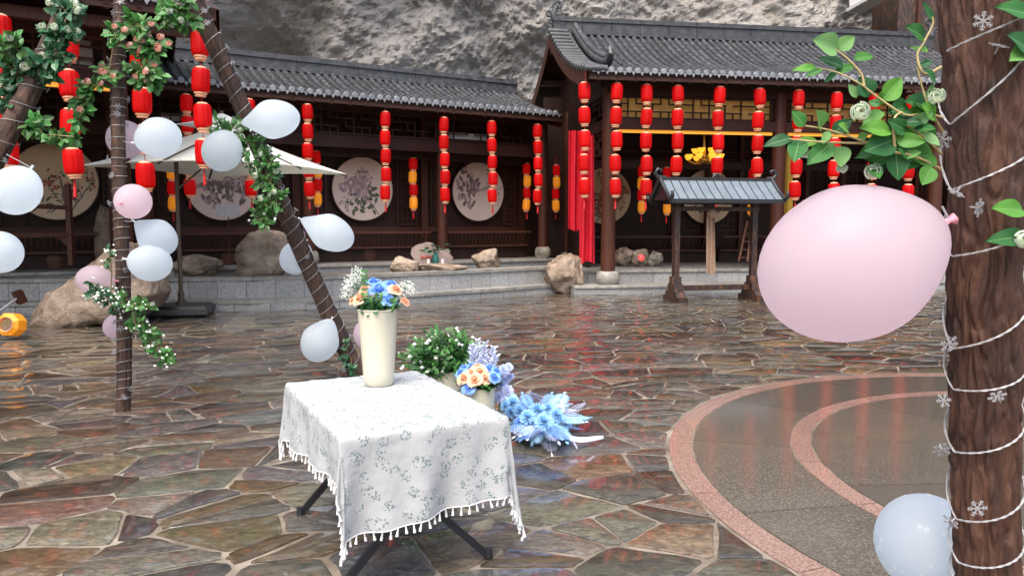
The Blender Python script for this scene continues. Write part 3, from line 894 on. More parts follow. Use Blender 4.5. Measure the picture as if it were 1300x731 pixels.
def column(b, W, u, v, z0, z1, r, mat='woodr', base=True, rb=None):
    o = MB().lathe([(r * 1.03, z0 + (.22 if base else 0)), (r, (z0 + z1) / 2), (r * .96, z1)], 20).v
    mb = MB().lathe([(r * 1.03, z0 + (.22 if base else 0)), (r, (z0 + z1) / 2), (r * .96, z1)], 20, Matrix.Translation((u, v, 0)))
    c = mb.build('column', MT[mat], b, W, smooth=50)
    if base:
        R_ = rb or r * 1.7
        m2 = MB().lathe([(R_ * .8, z0), (R_ * .95, z0 + .06), (R_, z0 + .14), (R_ * .93, z0 + .24), (R_ * .78, z0 + .30), (R_ * .72, z0 + .31)], 20, Matrix.Translation((u, v, 0)))
        m2.build('stone_base', MT['cope'] if r > .16 else MT['rockg'], c, W, smooth=50)
    return c
def painting(b, W, u, v, z, r, kind, seed, paper='paper'):
    rs = random.Random(seed)
    X = W @ Matrix.Translation((u, v, z)) @ Matrix.Rotation(pi / 2, 4, 'X')
    disc = MB().lathe([(r, -.03), (r, .0), (r * .985, .006)], 48).build('round_painting', MT[paper], b, X)
    MB().lathe([(r * 1.0, -.02), (r * 1.0, .03), (r * 1.05, .03), (r * 1.05, -.02)], 48, cap=False).build('painting_rim', MT['wood'], disc, X, smooth=40)
    br, bl, lf = MB(), MB(), MB()
    def flat(mb, c, ang, L, Wd, z0):
        p = [(0, 0), (.35, .5), (.7, .42), (1, 0), (.7, -.42), (.35, -.5)]
        ca, sa = cos(ang), sin(ang)
        mb.add([V((c[0] + (x * L) * ca - y * Wd * sa, c[1] + (x * L) * sa + y * Wd * ca, z0)) for x, y in p], [tuple(range(6))])
    def grow(p, a, L, w, dep):
        pts = [p]
        for _ in range(4):
            a += rs.uniform(-.35, .35); q = (pts[-1][0] + cos(a) * L / 4, pts[-1][1] + sin(a) * L / 4)
            if math.hypot(*q) > r * .93: break
            pts.append(q)
        for q0, q1 in zip(pts, pts[1:]):
            dx, dy = q1[0] - q0[0], q1[1] - q0[1]; l = math.hypot(dx, dy) or 1
            nx, ny = -dy / l * w, dx / l * w
            br.add([V((q0[0] + nx, q0[1] + ny, .0085)), V((q0[0] - nx, q0[1] - ny, .0085)), V((q1[0] - nx * .7, q1[1] - ny * .7, .0085)), V((q1[0] + nx * .7, q1[1] + ny * .7, .0085))], [(0, 1, 2, 3)])
        if dep:
            for q in pts[1:]:
                for sg in (-1, 1):
                    if rs.random() < .5: grow(q, a + sg * rs.uniform(.4, 1.1), L * .6, w * .6, dep - 1)
        else:
            for _ in range(3 if kind != 'crag' else 1):
                q = rs.choice(pts)
                q = (q[0] + rs.uniform(-.05, .05), q[1] + rs.uniform(-.05, .05))
                if math.hypot(*q) < r * .9: flat(bl if rs.random() < .7 else lf, q, rs.uniform(0, 6.3), rs.uniform(.05, .1), rs.uniform(.03, .05), .010 + rs.uniform(0, .002))
    if kind == 'plum':
        grow((.25 * r, -.9 * r), 1.9, r * 1.0, .02, 3); grow((.35 * r, -.75 * r), 1.2, r * .8, .015, 2)
        for _ in range(26): flat(lf, (rs.uniform(-.5, .3) * r, rs.uniform(-.75, -.25) * r), rs.uniform(2.4, 4.2), rs.uniform(.1, .2), .03, .0105)
        bm, lm = 'rust', 'sage'
    elif kind == 'peony':
        grow((.5 * r, -.8 * r), 2.0, r * .9, .014, 2)
        for cx, cy, cr in ((.05, .28, .30), (-.42, .12, .26), (-.1, .0, .2)):
            for _ in range(40):
                a, d = rs.uniform(0, 6.3), cr * r * rs.uniform(0, 1)
                flat(bl, (cx * r + d * cos(a), cy * r + d * sin(a)), a, rs.uniform(.06, .13), .09, .011 + rs.uniform(0, .004))
        for _ in range(46): flat(lf, (rs.uniform(-.35, .6) * r, rs.uniform(-.7, .1) * r), rs.uniform(0, 6.3), rs.uniform(.1, .2), .08, .0095 + rs.uniform(0, .001))
        bm, lm = 'mauve', 'sage'
    else:
        for _ in range(75):
            a = rs.uniform(2.2, 4.4) if kind == 'crag' else rs.uniform(3.4, 6.0)
            d = r * rs.uniform(.1, .86)
            flat(br if rs.random() < .6 else bl, (d * cos(a), d * sin(a) + .1 * r), rs.uniform(.8, 2.4), rs.uniform(.1, .22), .09, .0085 + rs.uniform(0, .003))
        grow((-.2 * r, -.1 * r), .5, r * .9, .012, 3)
        bm, lm = 'mauve', 'ink'
    if br.v: tag(br.build('painted_branch', MT['ink'], disc, X), kind='stuff')
    if bl.v: tag(bl.build('painted_blossom', MT[bm], disc, X), kind='stuff')
    if lf.v: tag(lf.build('painted_leaf', MT[lm], disc, X), kind='stuff')
    return disc
def bench(b, W, u0, u1, v, z0, top=.72, seat=.37):
    """gallery bench with a raked baluster back"""
    s = MB().box(u0, u1, v - .02, v + .34, z0 + seat - .05, z0 + seat).build('bench_seat', MT['woodr'], b, W)
    MB().box(u0, u1, v + .10, v + .13, z0, z0 + seat - .05).build('bench_panel', MT['wood'], b, W)
    MB().beam((u0, v - .16, z0 + top), (u1, v - .16, z0 + top), .07, .06).build('bench_rail', MT['woodr'], b, W)
    mb = MB(); n = int((u1 - u0) / .11)
    for i in range(n):
        u = u0 + (i + .5) * (u1 - u0) / n
        mb.beam((u, v, z0 + seat), (u, v - .10, z0 + seat + .2), .022, .03); mb.beam((u, v - .10, z0 + seat + .2), (u, v - .15, z0 + top), .022, .03)
    tag(mb.build('bench_balusters', MT['woodr'], b, W), kind='stuff')

# ---- corridor wing (left)
LW = thing('corridor_wing', (W30 @ V((4, 18.5, 0))), 'long dark timber corridor with grey tiled roof and round paintings', 'building', rot=R30)
DZ = .68
for i in range(22):
    u = -10 + i * .97
    MB().cbox(u + .003, u + .967, 17.15, 17.6, .3, DZ - .07, .006).build('deck_block', MT['gran'], LW, W30)
    MB().cbox(u + .003, u + .967, 17.10, 18.4, DZ - .07, DZ, .008).build('deck_slab', MT['cope'], LW, W30)
MB().box(-10, 11.3, 17.7, 21, .0, DZ - .004).build('deck_floor', MT['cope'], LW, W30)
MB().box(-10, 12.3, 18.62, 18.75, DZ, 4.9).build('back_wall', MT['wood'], LW, W30)
cols_u = (-8.9, -5.52, -2.14, 1.24, 4.62, 8.0, 11.02)
pu = (-.38, 2.93, 6.31, 9.62)
for i, u in enumerate(cols_u):
    column(LW, W30, u, 17.4, DZ, 4.3, .13)
    MB().box(u - .09, u + .09, 18.50, 18.63, DZ, 4.4).build('wall_post', MT['woodr'], LW, W30)
for i, (a, c) in enumerate(zip(cols_u, cols_u[1:])):
    MB().box(a, c, 17.32, 17.48, 3.40, 3.68).build('lintel', MT['woodb'], LW, W30)
    MB().box(a, c, 17.33, 17.47, 4.28, 4.44).build('top_plate', MT['woodb'], LW, W30)
    mb = MB(); lattice(mb, a + .14, c - .14, 3.70, 4.27, 17.4, .19, .028, i); mb.build('fret_panel', MT['woodb'], LW, W30)
    MB().box(a, c, 17.86, 17.98, 3.24, 3.42).build('inner_beam', MT['wood'], LW, W30)
    bench(LW, W30, a + .14, c - .14, 17.95, DZ)
    m = (a + c) / 2
    mb = MB()
    for (x0, x1) in ((a + .2, m - .93), (m + .93, c - .2)):
        if x1 - x0 > .25:
            mb = MB(); lattice(mb, x0, x1, DZ + .9, 3.3, 18.58, .15, .02, i + 20, .02); mb.build('wall_fretwork', MT['woodr'], LW, W30)
    MB().box(a + .1, c - .1, 18.56, 18.61, DZ + .72, DZ + .86).build('wall_rail', MT['woodr'], LW, W30)
    MB().lathe([(.01, DZ + .36), (.1, DZ + .30), (.15, DZ + .2), (.12, DZ + .06), (.12, DZ + .02)], 8, Matrix.Translation((m, 18.05, -.0)) @ Matrix.Diagonal((1, .15, 1, 1))).build('panel_boss', MT['woodr'], LW, W30)
for (u, a) in ((9.0, .55), (9.35, .12)):
    pass
MB().box(8.25, 9.35, 17.50, 17.52, 3.78, 3.93).build('painted_light_panel', MT['pale'], LW, W30)  # both pale panels here imitate light coming through the fretwork gaps
MB().box(1.6, 2.9, 17.50, 17.52, 3.78, 3.93).build('painted_light_panel', MT['pale'], LW, W30)
for u, k, s in zip(pu, ('plum', 'land', 'peony', 'crag'), (3, 4, 5, 6)):
    painting(LW, W30, u, 18.52, 2.5, .80, k, s, 'paperw' if k == 'plum' else 'paper')
pfL = make_roof(LW, W30, R30, -11, 11.15, 16.6, 4.45, 19.0, 5.35, 21.4, sag=.10)
finial(LW, W30, 10.95, 19.0, 5.6, .38, -1)

# ---- projecting pavilion (far left)
PV = thing('front_pavilion', (W30 @ V((-3, 15, 0))), 'tall timber pavilion whose eave juts over the pole teepee', 'building', rot=R30)
pc = (.66, -3.6, -7.9)
for u in pc:
    for v in (13.8, 17.0):
        column(PV, W30, u, v, 0 if v < 15 else DZ, 4.6, .12, base=True, rb=.18)
for a, c in zip(pc[1:], pc):
    MB().box(a, c, 13.72, 13.88, 3.80, 4.02).build('lintel', MT['woodb'], PV, W30)
    MB().box(a, c, 13.73, 13.87, 4.57, 4.80).build('top_plate', MT['woodb'], PV, W30)
    mb = MB(); lattice(mb, a + .16, c - .16, 4.03, 4.56, 13.8, .2, .03, 9); mb.build('fret_panel', MT['woodr'], PV, W30)
    MB().box(a + .5, a + 1.35, 13.90, 13.92, 4.12, 4.50).build('painted_light_panel', MT['gold'], PV, W30)  # emissive panel in place of warm ceiling light behind the lattice
    MB().box(c - 2.6, c - 1.75, 13.90, 13.92, 4.12, 4.50).build('painted_light_panel', MT['pale'], PV, W30)  # this pale panel and the next imitate light seen through the lattice
    MB().box(c - 1.0, c - .35, 13.90, 13.92, 4.12, 4.50).build('painted_light_panel', MT['pale'], PV, W30)
    MB().box(a, c, 13.76, 13.80, 3.72, 3.795).build('light_strip', MT['glow'], PV, W30)
for u in pc:
    MB().box(u - .08, u + .08, 13.8, 17.0, 3.82, 4.04).build('side_beam', MT['woodb'], PV, W30)
    MB().box(u - .08, u + .08, 12.7, 17.0, 4.58, 4.74).build('tie_beam', MT['woodb'], PV, W30)
MB().box(-8.4, 1.9, 12.72, 12.84, 4.48, 4.64).build('eave_purlin', MT['woodr'], PV, W30)
MB().box(-8.4, .6, 17.0, 17.06, 4.4, 5.2).build('rear_panel', MT['wood'], PV, W30)
make_roof(PV, W30, R30, -8.6, 1.95, 12.4, 4.86, 16.4, 7.0, 20.4, sag=.25, ntile=14)

# ---- main hall (right)
RH = thing('main_hall', (W9 @ V((9.5, 20, 0))), 'tall open fronted timber hall with big grey tiled gable roof', 'building', rot=R9)
for i in range(12):
    u = 4.05 + i * 1.1
    MB().cbox(u + .003, u + 1.097, 16.50, 17.5, .14, .20, .008).build('step_slab', MT['cope'], RH, W9)
    MB().cbox(u + .003, u + 1.097, 16.53, 17.4, -.01, .137, .006).build('step_block', MT['gran'], RH, W9)
    MB().cbox(u + .003, u + 1.097, 17.36, 17.9, .44, .51, .008).build('deck_slab', MT['cope'], RH, W9)
    MB().cbox(u + .003, u + .547, 17.40, 17.8, .19, .437, .006).build('deck_block', MT['gran'], RH, W9)
    MB().cbox(u + .553, u + 1.097, 17.40, 17.8, .19, .437, .006).build('deck_block', MT['gran'], RH, W9)
MB().box(4.05, 17.2, 17.85, 22, 0, .50).build('deck_floor', MT['cope'], RH, W9)
rc = (4.98, 9.21, 13.44)
for u in rc:
    column(RH, W9, u, 17.03, .20, 4.75, .165, rb=.29)
    column(RH, W9, u, 21.0, .50, 4.75, .15)
MB().box(4.3, 17, 21.25, 21.4, .5, 5.2).build('back_wall', MT['wood'], RH, W9)
MB().box(16.9, 17.0, 17.2, 21.4, .5, 5.2).build('side_wall', MT['wood'], RH, W9)
ends = list(zip(rc, rc[1:])) + [(13.44, 16.9)]
for i, (a, c) in enumerate(ends):
    MB().box(a, c, 16.94, 17.12, 3.80, 4.03).build('lintel', MT['woodb'], RH, W9)
    MB().box(a, c, 16.95, 17.11, 4.58, 4.82).build('top_plate', MT['woodb'], RH, W9)
    mb = MB(); lattice(mb, a + .24, c - .2, 4.04, 4.57, 17.03, .2, .03, i + 3); mb.build('fret_panel', MT['wood'], RH, W9)
    MB().box(a + .3, c - .2, 17.16, 17.18, 4.10, 4.56).build('painted_glow_panel', MT['gold'], RH, W9)  # glowing panel imitates the lit ceiling seen through the fret
    MB().box(a + .22, c - .2, 16.99, 17.04, 3.725, 3.795).build('light_strip', MT['glow'], RH, W9)
    bench(RH, W9, a + .2, c - .2, 20.6, .5, .75)
    MB().box(a, c, 18.9, 19.02, 3.05, 3.25).build('inner_beam', MT['wood'], RH, W9)
    m = (a + c) / 2
    for x0, x1 in ((a + .2, m - .95), (m + .95, c - .2)):
        mb = MB(); lattice(mb, x0, x1, 1.4, 3.4, 21.2, .16, .02, i, .02); mb.build('wall_fretwork', MT['woodr'], RH, W9)
    mb = MB(); lattice(mb, a + .2, c - .2, 3.5, 3.75, 21.15, .12, .022, i + 7, .03); mb.build('wall_fretwork', MT['woodr'], RH, W9)
    for q in (.25, .75): MB().box(a + (c - a) * q - .06, a + (c - a) * q + .06, 21.1, 21.26, .5, 4.6).build('wall_post', MT['woodr'], RH, W9)
# gable side facing the corridor
MB().box(4.90, 4.97, 18.6, 21.3, .5, 4.6).build('side_wall', MT['wood'], RH, W9)
MB().box(4.90, 5.06, 17.0, 21.2, 3.80, 4.03).build('side_beam', MT['woodb'], RH, W9)
MB().box(4.90, 5.06, 16.6, 21.2, 4.60, 4.80).build('side_beam', MT['woodb'], RH, W9)
Wside = W9 @ Matrix.Translation((4.98, 0, 0)) @ Matrix.Rotation(pi / 2, 4, 'Z')
mb = MB(); lattice(mb, 17.3, 21.0, 4.04, 4.58, 0, .19, .028, 5); mb.build('fret_panel', MT['woodb'], RH, Wside)
mb = MB(); lattice(mb, 17.3, 21.0, 3.25, 3.78, 0, .19, .028, 6); mb.build('fret_panel', MT['woodb'], RH, Wside)
for i in range(18):
    v = 16.75 + i * .41
    def zt(v):
        t = (v - 16.32) / 4.1
        return 4.85 + 1.9 * (t if t < 1 else 2 - t) - .42
    if zt(v) > 4.95: MB().box(4.93, 4.98, v, v + .40, 4.80, min(zt(v), zt(v + .4))).build('gable_board', MT['woodb'], RH, W9)
for v, z in ((17.6, 5.05), (19.0, 5.72), (20.4, 6.3), (21.8, 5.7)):
    MB().box(4.30, 5.0, v - .07, v + .07, z - .09, z + .07).build('purlin_end', MT['woodr'], RH, W9)
pfR = make_roof(RH, W9, R9, 4.3, 15.8, 16.3, 4.95, 20.4, 6.75, 24.5, sag=.26, ntile=15, ridge_h=.42)
finial(RH, W9, 4.42, 20.4, 7.0, .6, -1)
finial(RH, W9, 15.7, 20.4, 7.0, .6, 1)
# verge tiles along the gable and the descending ridge
for (v, z) in slope(16.3, 4.95, 20.2, 6.7, 17, .26):
    MB().lathe([(.04, -.02), (.07, -.02), (.075, 0), (.075, .5)], 10, Matrix.Translation((4.20, v, z + .07)) @ Matrix.Rotation(pi / 2, 4, 'Y')).build('verge_tile', MT['tile'], RH, W9, smooth=40)
mb = MB()
dr = [(v, z) for v, z in pfR if v > 16.9]
mb.tube([V((4.95, v, z + .17)) for v, z in dr], .11, 8)
mb.tube([V((4.95, v, z + .30)) for v, z in dr], .07, 8)
v0, z0 = dr[0]
mb.tube([V((4.95, v0 + .1, z0 + .2)), V((4.95, v0 - .15, z0 + .2)), V((4.95, v0 - .28, z0 + .32)), V((4.95, v0 - .22, z0 + .46)), V((4.95, v0 - .1, z0 + .4))], [.12, .1, .07, .05, .03], 8)
mb.build('descending_ridge', MT['tile'], RH, W9, smooth=50)

# ---- upper building on the cliff ledge
UB = thing('upper_building', P(1180, 60, 25.5), 'dark building with white eave above the hall roof', 'building')
mb = MB(); a = P(1086, 12, 25); a2 = P(1125, -8, 22)
mb.beam(P(1086, 8, 25.0), P(1200, -55, 22.0), .5, .34)
mb.build('white_eave', MT['white'], UB)
MB().beam(P(1084, 14.5, 25.02), P(1200, -48.5, 22.02), .62, .10).build('eave_trim', MT['pale'], UB)
q = P(1200, 40, 25.6)
MB().box(q.x - 1.8, q.x + 5, 25.2, 27, 5.5, 11.0).build('wall', MT['charred'], UB)
for dx in (-1.2, -.3, .6): MB().box(q.x + dx, q.x + dx + .1, 25.1, 25.2, 5.5, 9).build('wall_post', MT['woodr'], UB)
# ------------------------------------------------------------------ boulders
def boulder(c, sx, sy, sz, seed, mat, label, name='boulder', rot=0.0, tilt=0.0, flat=.35, group=None, sink=.12, n=38):
    """c: centre on the surface it rests on"""
    rs = random.Random(seed); off = V((rs.uniform(0, 50), rs.uniform(0, 50), rs.uniform(0, 50)))
    M = Matrix.Translation(c) @ Matrix.Rotation(rot, 4, 'Z') @ Matrix.Rotation(tilt, 4, 'Y')
    # a few planes cut the ball into blunt facets
    pl = [(rvec_(rs), rs.uniform(.62, .92)) for _ in range(9)]
    def fn(i, j):
        a, t = 2 * pi * i, pi * (j - .5)
        d = V((cos(t) * cos(a), cos(t) * sin(a), sin(t)))
        r = 1.0
        for nrm, h in pl:
            k = d.dot(nrm)
            if k > .2: r = min(r, h / k)
        r *= 1 + .13 * noise.fractal(d * 1.6 + off, 1, 2, 3) + .05 * noise.fractal(d * 6 + off, 1, 2, 4) - .03 * noise.turbulence(d * 4 + off, 3, True)
        q = V((d.x * sx * r, d.y * sy * r, d.z * sz * r))
        return q
    mb = MB().grid(n * 2, n, fn, closeu=True)
    zlow = min((M @ p).z for p in mb.v)
    M = Matrix.Translation((0, 0, c[2] - zlow - sink * sz)) @ M
    mb.v = [M @ p for p in mb.v]
    zc = c[2] - .02
    for p in mb.v: p.z = max(p.z, zc)
    o = mb.build(name, MT[mat], smooth=180)
    return tag(o, label, 'boulder', group)
def rvec_(rs):
    while True:
        p = V((rs.uniform(-1, 1), rs.uniform(-1, 1), rs.uniform(-.6, 1)))
        if .1 < p.length < 1: return p.normalized()

# the big slab rock leaning at the left, built from an outline swept in depth
def slab_rock():
    Y = 11.6
    top = [(30, 417), (34, 398), (48, 374), (70, 362), (92, 343), (118, 318), (146, 308), (168, 322), (179, 348), (186, 376), (172, 396), (150, 412), (100, 422), (60, 425)]
    pts = [P(x, y, Y) for x, y in top]
    c = sum(pts, V()) / len(pts)
    def fn(i, j):
        k = i * len(pts); a = int(k) % len(pts); q = pts[a].lerp(pts[(a + 1) % len(pts)], k - int(k))
        t = (j - .5) * 2
        s = (1 - abs(t) ** 4.5) ** .4 if abs(t) < 1 else 0
        p = c + (q - c) * max(.02, s)
        p = V((p.x, Y + .55 + t * .62 + .25 * (p.z - .5), p.z))
        n_ = noise.fractal(p * 1.3, 1, 2, 4)
        p += (p - c).normalized() * (.08 * n_ + .03 * noise.fractal(p * 6, 1, 2, 4) - .03 * noise.turbulence(p * 3, 3, True))
        p.z = max(p.z, -.02)
        return p
    mb = MB().grid(140, 60, fn, closeu=True)
    return tag(mb.build('boulder', MT['rock'], smooth=180), 'huge leaning brown slab boulder behind the vertical teepee pole', 'boulder')
slab_rock()
def bl(px, py, z, w, h, seed, mat, label, d=.8, **k):
    """boulder whose foot shows at (px,py) on level z, w px wide and h px high"""
    g = G(px, py, z); s = g.y / F
    return boulder(V((g.x, g.y + w * s * d * .3, z)), w * s * .56, w * s * .5 * d, h * s * .62, seed, mat, label, **k)
bl(135, 352, .5, 34, 80, 3, 'rock', 'upright tan stone standing behind the huge leaning slab boulder')
bl(198, 379, .2, 42, 34, 4, 'rockg', 'squat grey stone on the lower step beside the parasol base')
bl(240, 354, .5, 64, 26, 5, 'rock', 'low tan mound boulder on the terrace behind the parasol pole')
bl(336, 354, .5, 80, 62, 21, 'rock', 'tall blocky weathered boulder on the terrace behind the leaning pole', d=.9, flat=.2)
bl(319, 356, .5, 44, 17, 8, 'rock', 'small rounded pebble boulder before the tall blocky weathered boulder')
bl(374, 356, .5, 48, 14, 9, 'rockg', 'flat low grey stone on the terrace beside the tall blocky boulder')
bl(512, 350, .5, 34, 22, 10, 'rock', 'small pointed pinkish boulder on the terrace left of the vase rock')
VR = bl(553, 349, .5, 66, 14, 11, 'rock', 'flat oblong tan rock on the terrace carrying the teal vase', d=.7)
bl(617, 344, .5, 38, 26, 12, 'rock', 'pointed tan boulder on the terrace beside the flat vase rock')
bl(718, 373, 0, 54, 42, 17, 'rock', 'craggy tan boulder between the terrace end and the hall step', d=.8)
bl(792, 338, .51, 26, 20, 15, 'rock', 'dark rounded rock on the hall deck beside the column')
ro = bl(813, 338, .51, 22, 20, 16, 'rock', 'small rock on the hall deck bearing a red lamp')
bl(832, 338, .51, 20, 16, 18, 'rockg', 'grey rock on the hall deck under the bench')
q = P(814, 327, 17.75)
tag(MB().ball(q, .07, 1).build('red_lamp', MT['redlamp'], smooth=180), 'glowing red lamp on a small rock in the hall', 'lamp')

# things on the flat rock
g = G(553, 347, .5); vy = g.y - .05
vz = .5 + 14 * vy / F * .95
def at(px, py, Y): return P(px, py, Y)
vs_ = thing('flower_vase', at(553, 335, vy), 'teal vase of pink and white roses on the flat tan rock', 'vase')
b0 = at(553, 336, vy); s_ = vy / F
MB().lathe([(3.2 * s_, 0), (4.6 * s_, 4 * s_), (4.4 * s_, 9 * s_), (2.6 * s_, 13 * s_), (3.0 * s_, 15 * s_)], 14, Matrix.Translation(b0)).build('vase_body', MT['teal'], vs_, smooth=50)
mb = MB()
for i in range(22):
    a = rnd(0, 6.3); e = b0 + V((cos(a) * rnd(4, 15) * s_, sin(a) * 6 * s_, rnd(15, 26) * s_))
    mb.leaf(e, V((cos(a), sin(a), rnd(-.3, .6))), V((0, 0, 1)) + rvec() * .5, 8 * s_, 5 * s_)
mb.build('leaves', MT['leafd'], vs_)
st_ = thing('inscribed_stone', at(545, 333, vy + .2), 'upright pinkish stone with a red inscription behind the teal vase', 'stone')
boul = MB()
for (cx, cy, w, h) in ((538, 335, 17, 28), (560, 335, 15, 16)):
    o = []
    for k in range(14):
        a = 2 * pi * k / 14; rr = 1 + .12 * sin(3 * a + cx)
        o.append((cx + w * .9 * cos(a) * rr, cy - h * .45 + h * .55 * sin(a) * rr))
    A = [P(x, y, vy + .22) for x, y in o]; B = [p + V((0, .22, 0)) for p in A]
    m = MB(); n = len(A)
    m.add(A + B, [tuple(range(n))[::-1], tuple(range(n, 2 * n))] + [(i, (i + 1) % n, n + (i + 1) % n, n + i) for i in range(n)])
    m.build('stone_slab', MT['pinkst'], st_)
for k in range(3):
    MB().beam(P(534 + k * 5, 327 - k % 2, vy + .205), P(538 + k * 5, 326.5, vy + .205), .01, .06).build('red_character', MT['rust'], st_)
for px, lb in ((544, 'white candle jar left of the teal vase'), (562, 'white candle jar right of the teal vase')):
    p = P(px, 335.5, vy - .06)
    tag(MB().lathe([(2 * s_, 0), (2.2 * s_, 6.5 * s_), (1.7 * s_, 6.6 * s_), (1.6 * s_, 5.5 * s_)], 12, Matrix.Translation(p)).build('candle_jar', MT['white'], smooth=40), lb + ' on the flat rock', 'candle')

# ------------------------------------------------------------------ lantern strings
def lantern_meshes():
    def rib(a, z): return 1 - .07 * abs(cos(a * 6)) ** 3 if -.17 < z < .17 else 1
    body = MB().lathe([(.082, -.172), (.108, -.166), (.121, -.142), (.127, -.08), (.129, 0), (.127, .08), (.121, .142), (.108, .166), (.082, .172)], 48, wob=rib)
    low = MB().lathe([(.082, -.172), (.092, -.178), (.092, -.196), (.074, -.202), (.068, -.218), (.078, -.222), (.078, -.232), (.02, -.232)][::-1], 18)
    up = MB().lathe([(.02, .196), (.064, .196), (.074, .190), (.080, .176), (.082, .172)][::-1], 18)
    out = {}
    for k in ('red', 'yel'): out[k] = body.mesh('lantern', MT[k], smooth=60)
    out['low'] = low.mesh('rim', MT['rim'], smooth=40); out['up'] = up.mesh('rim', MT['rim'], smooth=40)
    t = MB(); t.lathe([(.012, 0), (.018, -.03), (.008, -.05), (.02, -.08), (.026, -.24), (.004, -.25)][::-1], 8)
    out['tas'] = t.mesh('tassel', MT['cord'], smooth=60)
    return out
LM = lantern_meshes()
def lantern_string(top, n, label, group, pitch=.47, s=1.0, pat='r'):
    z0 = top.z - n * pitch * s - .12
    t = thing('lantern_string', V((top.x, top.y, z0)), label, 'lanterns', group)
    rt = rnd(0, 1)
    hh = top.z - z0
    sw = [(rnd(-.016, .016), rnd(-.016, .016)) for _ in range(n)]
    MB().tube([V((0, 0, hh + .25)), V((0, 0, .1))], .006, 5).build('cord', MT['cord'], t, T[t.name])
    for i in range(n):
        zc = hh - (i + .5) * pitch * s
        k = 'yel' if pat == 'ry' and i % 2 else 'red'
        M = Matrix.Translation((sw[i][0], sw[i][1], zc)) @ Matrix.Rotation(rnd(0, 6), 4, 'Z') @ Matrix.Rotation(rnd(-.06, .06), 4, 'X') @ Matrix.Rotation(rnd(-.06, .06), 4, 'Y') @ Matrix.Diagonal((s, s, s * rnd(.97, 1.03), 1))
        l = inst('lantern', LM[k], t, M)
        inst('rim', LM['low'], l, Matrix.Identity(4)); inst('rim', LM['up'], l, Matrix.Identity(4))
    inst('tassel', LM['tas'], t, Matrix.Translation((0, 0, hh - n * pitch * s + .01)))
    return t
def strings(frame_rot, v, ytops, n, labels, group, pitch, s=1.0, pat='r', W=None):
    for (px, y), lb in zip(ytops, labels):
        u = u_at(px, frame_rot, v); p = W @ V((u, v, 0))
        top = P(px, y, p.y)
        lantern_string(top, n, lb, group, pitch, s, pat)
ordn = ['first', 'second', 'third', 'fourth', 'fifth', 'sixth', 'seventh', 'eighth', 'ninth']
g1 = 'red lantern strings under the hall eave'
strings(R9, 16.45, [(743, 101), (783, 102), (822, 104), (861, 105), (913, 107), (964, 109), (1014, 111), (1063, 114), (1112, 116), (1158, 118)], 5,
        ['five red lanterns on the %s string from the red drape under the hall eave' % w for w in ordn] + ['five red lanterns on the last string of the hall eave behind the bark post'], g1, .505, 1.04, W=W9)
g2 = 'red lantern strings under the corridor eave'
strings(R30, 16.72, [(390, 130), (488, 140), (564, 147), (625, 152), (683, 156)], 5,
        ['five red lanterns under the corridor eave beside the parasol tip', 'five red lanterns under the corridor eave before the peony painting',
         'five red lanterns under the corridor eave above the teal vase', 'five red lanterns under the corridor eave before the crag painting',
         'five red lanterns under the corridor eave next to the hall gable'], g2, .452, .93, W=W30)
strings(R30, 16.72, [(316, 124), (236, 118)], 5, ['five red lanterns under the corridor eave behind the leaning pole', 'five red lanterns under the corridor eave above the parasol vent'], g2, .452, .93, W=W30)
g3 = 'red lantern strings under the pavilion eave'
strings(R30, 12.62, [(-2, 12), (85, 32), (178, 57), (253, 33)], 4,
        ['four red lanterns under the pavilion eave left of the slanted pole', 'four red lanterns under the pavilion eave between slanted and vertical poles',
         'four red lanterns under the pavilion eave behind the vertical pole', 'four red lanterns at the pavilion eave corner behind the leaning pole'], g3, .52, 1.05, W=W30)
g4 = 'red and yellow lantern strings inside the corridor'
strings(R30, 17.88, [(217, 190), (402, 191), (524, 200), (669, 207), (706, 209)], 4,
        ['alternating red and yellow lanterns in the corridor behind the parasol pole', 'alternating red and yellow lanterns in the corridor beside the parasol tip',
         'alternating red and yellow lanterns in the corridor right of the peony painting', 'alternating red and yellow lanterns in the corridor right of the crag painting',
         'alternating red and yellow lanterns in the corridor by the red drape'], g4, .40, .82, 'ry', W=W30)
g5 = 'red and yellow lantern strings inside the hall'
strings(R9, 18.9, [(815, 210), (847, 212), (955, 214)], 4,
        ['alternating red and yellow lanterns inside the hall right of the front column', 'alternating red and yellow lanterns inside the hall left of the roofed stand',
         'alternating red and yellow lanterns inside the hall behind the roofed stand'], g5, .385, .8, 'ry', W=W9)

# ------------------------------------------------------------------ hall fittings
def drape(name, pts_top, y0, y1, Y, mat, parent=None, folds=3, amp=.05, seed=0):
    rs = random.Random(seed)
    (xa, xb) = pts_top
    def fn(i, j):
        x = xa + (xb - xa) * i
        p = P(x + (i - .5) * (xb - xa) * .15 * j, y0 + (y1 - y0) * j + 1.5 * j * sin(i * 7 + seed), Y)
        return p + V((0, amp * (sin(i * folds * 2 * pi + seed + j * 1.2) + .4 * sin(i * folds * 5 + j * 3)), 0))
    mb = MB().grid(28, 20, fn)
    front = list(mb.v); n = len(front)
    mb.add([p + V((0, .012, 0)) for p in front], [])
    mb.f += [tuple(n + k for k in reversed(f)) for f in mb.f[:]]
    return mb.build(name, MT[mat], parent, smooth=180)
rd = thing('red_drape', P(742, 333, 17.6), 'crimson cloth hanging in two tails from the hall corner beam', 'cloth')
drape('long_tail', (737, 754), 172, 333, 17.5, 'redc', rd, 2, .06, 1)
drape('short_tail', (722, 737), 166, 292, 18.2, 'redc', rd, 2, .06, 4)
tag(drape('ochre_curtain', (988, 1006), 190, 300, 18.6, 'yelc', None, 2, .05, 2), 'ochre curtain hanging inside the hall behind the roofed stand', 'curtain')

